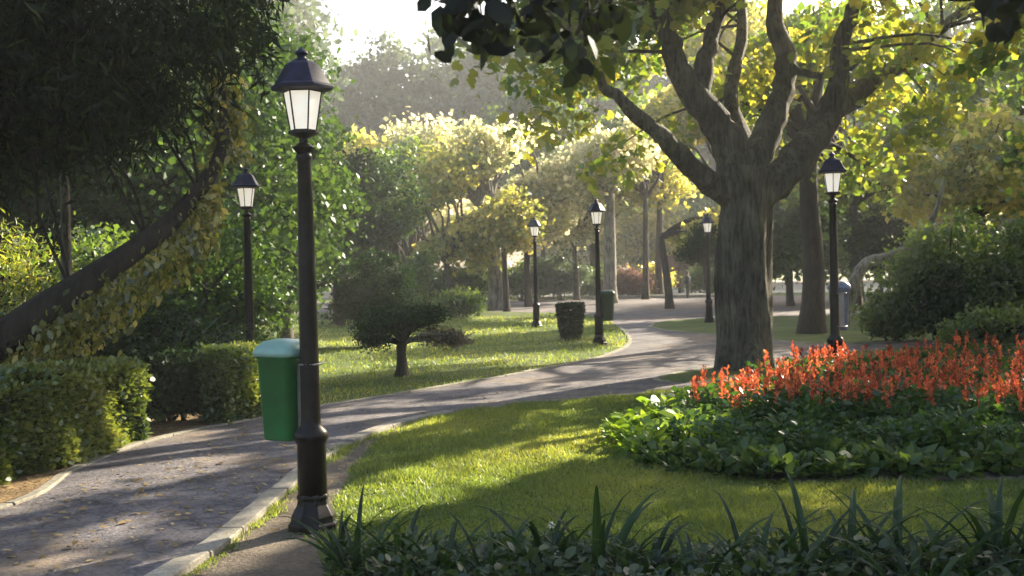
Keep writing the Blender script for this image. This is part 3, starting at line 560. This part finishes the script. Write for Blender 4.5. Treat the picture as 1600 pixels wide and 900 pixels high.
# bare trunks at the far end
for px, Y, r, lab in ((952, 52, .33, 'thick pale grey trunk just right of the path bend lamp'), (1008, 57, .17, 'thin brown trunk right of the reddish shrub'), (1030, 60, .2, 'brown trunk left of the small person'), (925, 63, .2, 'thin far trunk left of the path bend lamp')):
    tree('far_trunk_tree', lab, 'tree', xy(px, Y), (.1, 0, 5), r, [(0, 0, 6.6, 2.2, 2, 1.8)], 80, 50, .6, .28, 'diamond', ML['yellow' if px > 1000 else 'cream'], BKP if px == 952 else BKD, 10)
def bough():
    a = A(1330, 428, 29); root = empty('fallen_branch', (a.x, a.y, 0), 'pale grey branch leaning low and curving up at the right', 'fallen branch'); b = Vector((a.x, a.y, 0)); T = Tubes()
    p = smooth_path([A(1330, 440, 29)-b+Vector((-.3, 0, -1.3)), A(1345, 420, 29)-b, A(1390, 400, 29)-b, A(1440, 375, 29)-b, A(1462, 330, 29)-b, A(1475, 280, 29)-b], 4); n = len(p)
    T.tube(p, [.17-.12*j/(n-1) for j in range(n)], 10, .15); T.tube([p[10], A(1420, 378, 29)-b, A(1445, 366, 29)-b], [.09, .08, .04], 8)
    T.build('bough', BKP, root)
bough()
mt('yellow_tree', 'yellow tree filling the gap above the far wall', 1000, 84, 8.5, 8, 'yellow', 1.0, 190, leaf=.3)
mt('broad_tree', 'green tree behind the small distant person', 1080, 92, 10, 8, 'midgreen', .8, 190, leaf=.32)
mt('autumn_tree', 'pale tree at the far end between the lamps', 900, 88, 8.5, 6, 'cream', 1.2, 170, leaf=.34)
mt('green_tree', 'dark green tree between the plane trunk and the right lamp post', 1235, 44, 5.5, 4.5, 'green', .6, 200, leaf=.22)
mt('green_tree', 'green tree right of the right lamp post behind the bushes', 1345, 47, 5.5, 4.0, 'midgreen', .8, 170, leaf=.22)
# hazy far trees
GRP = 'hazy trees closing the far end of the park'
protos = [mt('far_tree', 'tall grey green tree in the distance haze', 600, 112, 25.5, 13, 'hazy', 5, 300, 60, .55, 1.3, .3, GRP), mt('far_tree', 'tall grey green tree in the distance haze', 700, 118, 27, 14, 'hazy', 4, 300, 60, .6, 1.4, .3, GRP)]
spots = [(520, 125, 1.0), (770, 110, .95), (860, 108, 1.1), (950, 112, 1.0), (1040, 108, 1.0), (1130, 112, 1.0), (1230, 106, 1.0), (1330, 110, 1.0), (1430, 106, 1.0), (1540, 108, 1.0), (1650, 104, 1.05), (430, 104, 1.2), (330, 100, 1.2), (220, 100, 1.2), (90, 100, 1.3), (-60, 98, 1.3), (-220, 96, 1.3), (1800, 98, 1.4)]
for i, (px, Y, s) in enumerate(spots):
    c = copy_tree(protos[i % 2]); x, y = xy(px, Y); c.location = (x, y, 0); c.rotation_euler.z = i*1.3; c.scale = (s*.95, s*.95, s)
mid = [mt('backdrop_tree', 'low dark green tree along the far edge of the plaza', 440, 74, 8, 7, 'green', .8, 170, 60, .34, .8, .2, 'tree belt behind the plaza'), mt('backdrop_tree', 'low dark green tree along the far edge of the plaza', 1180, 76, 9, 8, 'midgreen', .8, 170, 60, .34, .8, .2, 'tree belt behind the plaza')]
for i, (px, Y, s) in enumerate([(520, 72, .9), (600, 70, .8), (350, 70, 1.2), (230, 66, 1.2), (100, 62, 1.2), (-60, 60, 1.3), (760, 84, .6), (860, 86, .55), (940, 84, .6), (1010, 86, .6), (1090, 82, .7), (1270, 74, 1), (1370, 72, 1), (1480, 70, 1.1), (1600, 64, 1.2), (1750, 60, 1.2)]):
    c = copy_tree(mid[i % 2]); x, y = xy(px, Y*1.22); c.location = (x, y, 0); c.rotation_euler.z = i*.9; c.scale = (s, s, s)
# trees outside the frame at the right that throw the shade
for i, (x, y, h, w) in enumerate([(10.5, 13.5, 9, 6), (8.6, 7.2, 7, 5), (15.5, 19, 11, 7), (13.5, 25, 10, 7), (5.5, 3.2, 4.5, 3.2), (20, 30, 12, 8), (24, 40, 12, 8), (19, 13, 9, 6)]):
    bl = [(0, 0, h*.6, w*.45, w*.45, h*.38), (w*.15, 0, h*.35, w*.35, w*.35, h*.25)]
    tree('park_tree', ['broad tree just outside the right edge', 'bushy tree beside the lawn right of the view', 'tall tree beyond the right bushes', 'tall tree right of the far lawn', 'small tree right of the foreground plants', 'tree behind the right bushes', 'far tree behind the right bushes', 'tree well right of the flower bed'][i], 'tree', (x, y), (0, 0, h*.4), .2, bl, 230, 55, .55, .2, 'diamond', ML['midgreen'], BKD, 12)
# ------------------------------------------------------------------ hedges
def hedge(label, a, b, w, h, nleaf, bulge=.05):
    a, b = Vector(a), Vector(b); L = (b-a).length; ang = math.atan2(b.y-a.y, b.x-a.x)
    root = empty('hedge', (a+b)/2, label, 'hedge', 'clipped hedge sections along the left verge', ang)
    n = nleaf; f = rng.choice(5, n, p=[.34, .16, .3, .1, .1]); u, v = rng.uniform(-.5, .5, n), rng.uniform(0, 1, n); e = rng.normal(0, .02, n)
    x = np.select([f == 3, f == 4], [-L/2+e, L/2+e], u*L); y = np.select([f == 0, f == 1], [-w/2+e, w/2+e], (rng.uniform(-.5, .5, n))*w); z = np.where(f == 2, h+e, v*h)
    wob = bulge*np.sin(x*3.1+z*2)+bulge*.6*np.sin(x*7.3+z*5.1)+bulge*.5*np.sin(z*9+x*1.7)
    y = y+np.where(f == 0, -wob, wob); z = np.clip(z+np.where(f == 2, wob*.8, 0), .02, None)
    dirs = np.stack([np.zeros(n), np.where(f == 0, -1, np.where(f == 1, 1, 0)), np.where(f == 2, 1, .3)], 1).astype(float)
    t = .5+.25*np.sin(x*2.3)+.15*np.sin(x*6+z*7)+rng.normal(0, .2, n)
    leafobj('foliage', np.stack([x, y, z], 1), .055, 'oval', ML['hedge'], root, t, dirs=dirs*.6)
    T = Tubes()
    for k in range(int(L*5)):
        x0 = -L/2+.1+(L-.2)*k/(L*5); y0 = random.uniform(-w*.2, w*.2)
        for q in range(5): T.tube([(x0, y0, -.03), (x0+random.gauss(0, .06), y0+random.gauss(0, .06), h*.4), (x0+random.gauss(0, .15), y0+random.gauss(0, w*.2), h*.93)], [.014, .01, .004], 5)
    T.build('stems', BKD, root)
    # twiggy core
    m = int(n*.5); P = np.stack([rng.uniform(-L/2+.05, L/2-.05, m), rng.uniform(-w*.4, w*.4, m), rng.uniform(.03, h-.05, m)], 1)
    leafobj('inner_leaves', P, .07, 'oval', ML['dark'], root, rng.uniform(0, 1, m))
hf = lambda px, py: G(px, py)+Vector((-.28, .05, 0))
hedge('long clipped hedge with sunlit face at the left edge', hf(-130, 800), hf(222, 690), .6, .8, 34000)
hedge('short clipped hedge end with yellow sunlit face beside the second lamp post', hf(352, 664)+Vector((.14, 0, 0)), hf(412, 648)+Vector((.14, 0, 0)), .36, .74, 9000)
# blue green spiky plant
def strappy(name, label, loc, n, L, wid, lm, cat='plant', group=None, arch=1.0, seed=0, proto=None, mk=None):
    root = empty(name, loc, label, cat, group); rs = np.random.default_rng(seed+11); Q = []; T = []
    for i in range(n):
        a = rs.uniform(0, 6.283); el = rs.uniform(.5, 1.42); l = L*rs.uniform(.6, 1.1); w = wid*rs.uniform(.7, 1.2); t = rs.uniform(0, 1); p = np.array([.04*math.cos(a)*rs.uniform(0, 2), .04*math.sin(a)*rs.uniform(0, 2), 0.]); side = np.array([-math.sin(a), math.cos(a), 0]); K = 7
        prev = None
        for k in range(K+1):
            s = k/K; e = el-arch*1.5*s*s*rs.uniform(.9, 1.1); ww = w*(1-s**2.4)*(.55+.9*min(s*3, 1)*.5); up = np.array([-math.sin(e)*math.cos(a), -math.sin(e)*math.sin(a), math.cos(e)])*ww*.35
            cur = (p-side*ww+up, p.copy(), p+side*ww+up)
            if prev: Q.append([prev[0], prev[1], cur[1], cur[0]]); Q.append([prev[1], prev[2], cur[2], cur[1]]); T += [t, t]
            prev = cur; p = p+np.array([math.cos(e)*math.cos(a), math.cos(e)*math.sin(a), math.sin(e)])*l/K
    V = np.array(Q); V[:, :, 2] = np.maximum(V[:, :, 2], .008)
    link('blades', npmesh('blades', V, 4, np.array(T)), ML[lm], root); return root
strappy('agave_plant', 'blue green spiky plant sprawling over the hedge gap', G(262, 640)+Vector((-.05, .45, 0)), 110, 1.45, .04, 'agave', arch=.75, seed=3)
bpy.data.objects['agave_plant'].location.z = .0
# ------------------------------------------------------------------ foreground planting
FG = 'strap-leaved plants along the near border'
fp = [strappy('strap_plant', 'dark strap-leaved clump in the near border', (0, 0, 0), 17, .62, .021, 'strap', group=FG, seed=s, arch=a) for s, a in ((1, 1.1), (2, .9), (3, 1.35), (4, .8))]
fspots = [(505, 885, 0, .8), (560, 905, 1, .95), (625, 900, 0, .95), (690, 925, 2, .9), (770, 925, 1, .85), (850, 915, 0, 1.1), (935, 930, 3, 1.15), (1010, 940, 2, .9), (1090, 945, 0, 1.0), (1180, 930, 1, 1.0), (1265, 925, 3, 1.05), (1330, 930, 0, 1.1), (1400, 915, 1, 1.15), (1480, 930, 2, 1.0), (1560, 910, 3, 1.15), (1630, 915, 0, 1.1), (1230, 960, 0, .95), (1440, 970, 0, 1.0)]
labs = {3: 'small strap-leaved clump', }
used = set()
for i, (px, py, k, s) in enumerate(fspots):
    c = fp[k] if k not in used else copy_tree(fp[k]); used.add(k); g = G(px, py); c.location = (g.x, g.y, 0); c.scale = (s, s, s); c.rotation_euler.z = i*2.4
    c['label'] = 'dark strap-leaved clump in the near border'
bpy.data.objects['strap_plant']['label'] = 'dark strap-leaved clump beside the foot of the front lamp post'
bpy.data.objects['strap_plant'].location = G(530, 878)
def lowplant(name, label, group, lm, n, rad, h, leaf, seed, shape='oval', up=.5):
    rs = np.random.default_rng(seed); root = empty(name, (0, 0, 0), label, 'plant', group)
    a = rs.uniform(0, 6.283, n); q = rad*rs.uniform(0, 1, n)**.6; z = h*rs.uniform(.15, 1, n)*(1-.45*(q/rad)**2)
    P = np.stack([q*np.cos(a), q*np.sin(a), z], 1); d = np.stack([np.cos(a), np.sin(a), np.full(n, .5)], 1)
    t = rs.uniform(0, 1, n); leafobj('leaves', P, leaf, shape, ML[lm], root, t, dirs=d, up=up, r=rs)
    T = Tubes(); random.seed(seed)
    for k in range(10): j = int(rs.integers(0, n)); T.tube([(0, 0, -.02), tuple(P[j]*[.5, .5, .6]), tuple(P[j])], [.006, .004, .002], 4)
    T.build('stems', BKD, root); return root
LG = 'low leafy plants filling the near border'
lpz = [lowplant('leafy_plant', 'low dark green leafy plant between the strap-leaved clumps', LG, 'cover', 420, .3, .24, .055, s) for s in (1, 2, 3)]
first = set(); k = 0
for row, (py, x0) in enumerate(((903, 560), (932, 600), (962, 640))):
    for px in range(x0, 1720, 62):
        j = (k*2+row) % 3; c = lpz[j] if j not in first else copy_tree(lpz[j]); first.add(j)
        g = G(px+random.gauss(0, 14), py+random.gauss(0, 8)); s = random.uniform(.7, 1.1)*(1 if row else .8); c.location = (g.x, g.y, 0); c.scale = (s, s, s*random.uniform(.8, 1.2)); c.rotation_euler.z = k*1.9; k += 1
WH = simple('white_petal', (.75, .74, .66), .6)
for px, py, z, lab in ((862, 822, .36, 'single white flower on a thin stem above the near border'), (873, 868, .22, 'smaller white flower low among the border leaves')):
    g = G(px, py, z); r = empty('white_flower', (g.x, g.y, 0), lab, 'flower'); T = Tubes(); T.tube([(0, 0, -.02), (.01, 0, z*.5), (0, 0, z)], .003, 5); T.build('stem', ML['strap'], r)
    n = 40; a = rng.uniform(0, 6.283, n); P = np.stack([.006*np.cos(a), .006*np.sin(a), np.full(n, z)+rng.uniform(-.01, .012, n)], 1); leafobj('petals', P, .017, 'oval', WH, r, dirs=np.stack([np.cos(a), np.sin(a), np.full(n, .4)], 1))
# ------------------------------------------------------------------ flower bed
bed = [(.95, 10.9), (1.0, 10.0), (1.3, 9.2), (2.0, 8.7), (3.9, 8.5), (6, 8.6), (8, 9.5), (9, 12), (8.5, 15), (6.5, 16.7), (4.4, 16), (3.0, 13.9), (1.8, 12.1)]
bc = smooth_path([Vector((*q, 0)) for q in bed+bed[:1]], 4)[:-1]; sheet('flower_bed_soil', bc, .01, SOIL)
SG = 'scarlet flowering plants packed in the round bed'
def salvia(seed):
    rs = np.random.default_rng(seed); root = empty('red_flower_plant', (0, 0, 0), 'scarlet spiked flower plant among many in the round bed', 'flower plant', SG)
    n = 230; a = rs.uniform(0, 6.283, n); q = .24*rs.uniform(0, 1, n)**.5; z = .04+.38*rs.uniform(0, 1, n)
    P = np.stack([q*np.cos(a), q*np.sin(a), z], 1); leafobj('leaves', P, .075, 'oval', ML['bedgreen'], root, rs.uniform(0, 1, n)*.8, dirs=np.stack([np.cos(a), np.sin(a), np.full(n, .25)], 1), r=rs)
    T = Tubes(); SP = []
    for k in range(6):
        a = rs.uniform(0, 6.283); q = .2*rs.uniform(0, 1)**.5; x, y = q*math.cos(a), q*math.sin(a); h = rs.uniform(.4, .6); T.tube([(x*.3, y*.3, -.02), (x*.8, y*.8, h*.5), (x, y, h)], [.006, .004, .002], 4); FP = []; FD = []; SP.append((FP, FD))
        for j in range(24):
            b = rs.uniform(0, 6.283); s = j/24; FP.append((x+.006*math.cos(b), y+.006*math.sin(b), h-.14+.15*s)); FD.append((math.cos(b), math.sin(b), .5+s*1.5))
    T.build('stems', ML['bedgreen'], root); [leafobj('flower_spike', np.array(a), .036, 'oval', ML['petal'], root, np.clip(rs.uniform(0, 1)+rs.normal(0, .14, len(a)), 0, 1), dirs=np.array(d), r=rs) for a, d in SP]; return root
sv = [salvia(s) for s in range(5)]
red = np.array([(1.75, 11.3), (2.8, 10.5), (4, 10.4), (5.4, 10.2), (8, 10.4), (8.6, 12), (8.2, 15), (6.4, 16.3), (4.4, 15.7), (3.1, 13.6)])
pts = []; tries = 0
while len(pts) < 200 and tries < 6000:
    tries += 1; x, y = random.uniform(1.7, 8.6), random.uniform(10.2, 16.4)
    if abs(x) > .47*y+.5: continue
    if inpoly(np.array([x]), np.array([y]), red)[0] and all((x-a)**2+(y-b)**2 > .27**2 for a, b in pts): pts.append((x, y))
pts = [q for q in pts if q[0] < 3.6 or random.random() > .1]
f1 = set()
for i, (x, y) in enumerate(pts):
    k = i % 5; c = sv[k] if k not in f1 else copy_tree(sv[k]); f1.add(k); s = random.uniform(.85, 1.12); s *= 1 if x < 4 else random.uniform(.78, 1.02); c.location = (x, y, 0); c.scale = (s, s, s*random.uniform(.85, 1.1)); c.rotation_euler.z = i*2.1
def border(pred, n, protos, box, dist, label_fix=None):
    pts = []; tr = 0
    while len(pts) < n and tr < 8000:
        tr += 1; x, y = random.uniform(*box[0]), random.uniform(*box[1])
        if pred(x, y) and all((x-a)**2+(y-b)**2 > dist**2 for a, b in pts): pts.append((x, y))
    f = set()
    for i, (x, y) in enumerate(pts):
        k = i % len(protos); c = protos[k] if k not in f else copy_tree(protos[k]); f.add(k); s = random.uniform(.8, 1.2); c.location = (x, y, 0); c.scale = (s, s, s*random.uniform(.8, 1.1)); c.rotation_euler.z = i*1.7
bedn = np.array([(p.x, p.y) for p in bc])
inb = lambda x, y, P: inpoly(np.array([x]), np.array([y]), P)[0]
BG = 'green bedding plants below the red flowers'
bp = [lowplant('bedding_plant', 'dark green bedding plant between red flowers and bed edge', BG, 'bedgreen', 330, .24, .34, .062, s) for s in (21, 22, 23)]
border(lambda x, y: inb(x, y, bedn) and not inb(x, y, red) and y > 9.35 and x > 1.5 and x < .47*y+.4, 75, bp, ((1.3, 7), (9.3, 12)), .28)
EG = 'broad-leaved plants edging the round bed'
ep = [lowplant('edging_plant', 'light green broad-leaved plant along the front edge of the bed', EG, 'edging', 130, .2, .17, .105, s) for s in (31, 32, 33)]
border(lambda x, y: inb(x, y, bedn) and y < 9.5 and x < .47*y+.4, 42, ep, ((1.1, 5.5), (8.7, 9.6)), .24)
YG = 'lime green plants at the left tip of the bed'
yp = [lowplant('lime_plant', 'lime green plant in the sun at the left tip of the bed', YG, 'lime', 110, .19, .27, .1, s) for s in (41, 42)]
border(lambda x, y: inb(x, y, bedn) and x < 1.95 and y > 9.7, 22, yp, ((.9, 1.95), (9.7, 12.1)), .22)
# ------------------------------------------------------------------ grass blades and litter
def blades(name, poly, n, h, exclude=(), ymax=99):
    lo, hi = poly.min(0), poly.max(0); x = rng.uniform(lo[0], hi[0], n*3); y = rng.uniform(lo[1], hi[1], n*3); k = inpoly(x, y, poly) & (np.abs(x) < .47*y+.6)
    k &= rng.uniform(size=len(x)) < np.clip((9/np.maximum(y, 1))**1.4, .12, 1)
    for e in exclude: k &= ~inpoly(x-.05+rng.normal(0, .035, len(x))-.04*np.sin(y*5), y, e)
    x, y = x[k][:n], y[k][:n]; n = len(x); a = rng.uniform(0, 6.283, n); cl = np.clip(np.sin(x*4.1+1.3*np.sin(y*3.3))*np.sin(y*3.7+x*1.9)+.5*np.sin(x*11+y*3)*np.sin(y*9-x*4), -.6, 1); hh = h*rng.uniform(.4, 1.25, n)*(1+.02*y)*(1+.55*cl); w = .0035*(1+.09*y)
    lean = rng.normal(0, .5, (n, 2))*hh[:, None]; b1 = np.stack([x-w*np.cos(a), y-w*np.sin(a), np.full(n, .004)], 1); b2 = np.stack([x+w*np.cos(a), y+w*np.sin(a), np.full(n, .004)], 1); tp = np.stack([x+lean[:, 0], y+lean[:, 1], hh], 1)
    patch = .5+.2*np.sin(x*1.3+y*.7)+.15*np.sin(x*3.1-y*2.3); me = npmesh(name, np.stack([b1, b2, tp], 1), 3, np.clip(patch+rng.normal(0, .2, n), 0, 1)); o = link(name, me, ML['grass']); tag(o, 'short mown grass of the lawn', 'grass', kind='stuff')
soilp = np.array([(p.x, p.y) for p in soil+soil2])
near = np.array([(p.x, p.y) for p in right_edge[12:]]+[(3.4, 16.6), (3.1, 13.7), (9, 8.5), (9, 4.6), (-.6, 5.4)])
blades('grass', near, 260000, .032, [soilp, bedn])
ll = np.array([(p.x, p.y) for p in left_edge[35:]]+[(0, 40), (-9, 40), (-4.2, 20)])
blades('grass', ll, 60000, .04)
def litter(name, label, polys, n, size):
    X = []
    for P, q in polys:
        P = np.array([(a[0], a[1]) for a in P]); lo, hi = P.min(0), P.max(0); x = rng.uniform(lo[0], hi[0], q*4); y = rng.uniform(lo[1], hi[1], q*4); k = inpoly(x, y, P); X.append(np.stack([x[k][:q], y[k][:q], np.full(min(q, k.sum()), .014)], 1))
    P = np.concatenate(X); n = len(P); d = rng.normal(size=(n, 3)); d[:, 2] *= .12
    V, t = leaves(P, size, 'oval', rng.uniform(0, 1, n), up=1.6, dirs=d*2); V[:, :, 2] = np.maximum(V[:, :, 2], .009)
    o = link(name, npmesh(name, V, 6, t), ML['dry']); tag(o, label, 'leaf litter', kind='stuff')
litter('lawn_leaves', 'few dry leaves lying on the front lawn', [(near, 110)], 0, .05)
litter('fallen_leaves', 'dry fallen leaves scattered over path and verge', [(verge+[G(420, 630), G(330, 640), G(150, 665), G(0, 700), Vector((-6, 9, 0))], 1500), ([G(0, 800), G(400, 660), G(520, 660), G(470, 740), G(270, 900), G(-100, 900)], 420), (soil+soil2, 500), ([G(520, 640), G(1000, 590), G(1000, 612), G(600, 668)], 110)], 0, .055)
# ------------------------------------------------------------------ far wall, person
def wall(name, label, a, b, h, w, mat):
    a, b = Vector(a), Vector(b); t = (b-a).normalized(); s = Vector((-t.y, t.x, 0))*w/2; root = empty(name, (a.x, a.y, 0), label, 'wall')
    for nm, z0, z1, e in (('wall_body', -.05, h, 1.0), ('coping', h+.002, h+.06, 1.35)):
        V = [tuple(p+q*e+Vector((0, 0, z))-Vector((a.x, a.y, 0))) for z in (z0, z1) for p, q in ((a, -s), (b, -s), (b, s), (a, s))]
        mesh(nm, (V, [(3, 2, 1, 0), (4, 5, 6, 7), (0, 1, 5, 4), (1, 2, 6, 5), (2, 3, 7, 6), (3, 0, 4, 7)]), mat, root, bevel=.01)
    return root
wall('low_wall', 'low pale stone wall along the far edge of the path', G(790, 469), G(1145, 464), .1, .3, STONE)
wall('low_wall', 'pale stone wall behind the far plaza below the red shrubs', G(815, 458), G(1060, 453), .35, .3, STONE)
def person():
    g = G(1075, 467); V = {}; H = 1.3/1.75
    J = [('pel', 0, 0, .95, .14), ('wst', 0, 0, 1.12, .12), ('chs', 0, 0, 1.35, .155), ('nck', 0, 0, 1.5, .06), ('hd0', 0, -.01, 1.58, .085), ('hd1', 0, -.01, 1.68, .09), ('hd2', 0, 0, 1.74, .05),
         ('hL', -.09, 0, .9, .095), ('kL', -.1, -.06, .5, .065), ('aL', -.1, .02, .09, .045), ('fL', -.1, -.12, .04, .04), ('hR', .09, 0, .9, .095), ('kR', .1, .04, .5, .065), ('aR', .1, .14, .1, .045), ('fR', .1, .02, .04, .04),
         ('sL', -.19, 0, 1.42, .06), ('eL', -.26, .02, 1.15, .045), ('wL', -.27, -.06, .92, .033), ('dL', -.27, -.08, .83, .035), ('sR', .19, 0, 1.42, .06), ('eR', .27, .03, 1.15, .045), ('wR', .26, -.1, .95, .033), ('dR', .26, -.13, .87, .035)]
    E = ['pel wst', 'wst chs', 'chs nck', 'nck hd0', 'hd0 hd1', 'hd1 hd2', 'pel hL', 'hL kL', 'kL aL', 'aL fL', 'pel hR', 'hR kR', 'kR aR', 'aR fR', 'chs sL', 'sL eL', 'eL wL', 'wL dL', 'chs sR', 'sR eR', 'eR wR', 'wR dR']
    ix = {j[0]: i for i, j in enumerate(J)}; me = bpy.data.meshes.new('p'); me.from_pydata([(j[1]*H, j[2]*H, j[3]*H) for j in J], [tuple(ix[q] for q in e.split()) for e in E], [])
    o = bpy.data.objects.new('p', me); COL.objects.link(o); m = o.modifiers.new('s', 'SKIN'); me.skin_vertices.new() if not me.skin_vertices else None
    for i, j in enumerate(J): me.skin_vertices[0].data[i].radius = (j[4]*H, j[4]*H)
    me.skin_vertices[0].data[0].use_root = True; o.modifiers.new('d', 'SUBSURF').levels = 1
    bpy.context.view_layer.update(); bm = bpy.data.meshes.new_from_object(o.evaluated_get(bpy.context.evaluated_depsgraph_get())); bpy.data.objects.remove(o)
    sk = simple('skin', (.45, .28, .2), .6); top = simple('dark_jacket', (.035, .04, .05), .8); leg = simple('dark_trousers', (.03, .035, .025), .85)
    bm.materials.clear(); [bm.materials.append(x) for x in (sk, top, leg)]
    for p in bm.polygons: z = p.center.z/H; x = abs(p.center.x/H); p.material_index = 0 if z > 1.49 or (x > .22 and z < .93) else (2 if z < .95 else 1)
    root = empty('person', (g.x, g.y, .01), 'small person in dark clothes walking at the far end of the path', 'person', rz=R(35)); link('body', bm, None, root, True)
    hair = lathe([(.06*H, 1.6*H), (.1*H, 1.63*H), (.104*H, 1.7*H), (.08*H, 1.77*H), (.02*H, 1.8*H)], 12); ho = mesh('hair', hair, simple('dark_hair', (.02, .015, .015), .7), root, True); ho.location = (0, .02, 0)
person()
# ------------------------------------------------------------------ haze
V = [(x, y, z) for z in (-1, 44) for x, y in ((-195, -135), (195, -135), (195, 255), (-195, 255))]
hz = mesh('haze', (V, [(3, 2, 1, 0), (4, 5, 6, 7), (0, 1, 5, 4), (1, 2, 6, 5), (2, 3, 7, 6), (3, 0, 4, 7)]), None)
m = bpy.data.materials.new('haze_air'); m.use_nodes = True; t = m.node_tree; t.nodes.clear(); out = t.nodes.new('ShaderNodeOutputMaterial'); pv = t.nodes.new('ShaderNodeVolumePrincipled')
pv.inputs['Color'].default_value = (.93, .96, 1, 1); pv.inputs['Density'].default_value = .0010; pv.inputs['Anisotropy'].default_value = .35; t.links.new(pv.outputs[0], out.inputs['Volume']); hz.data.materials.append(m)
tag(hz, kind='stuff')
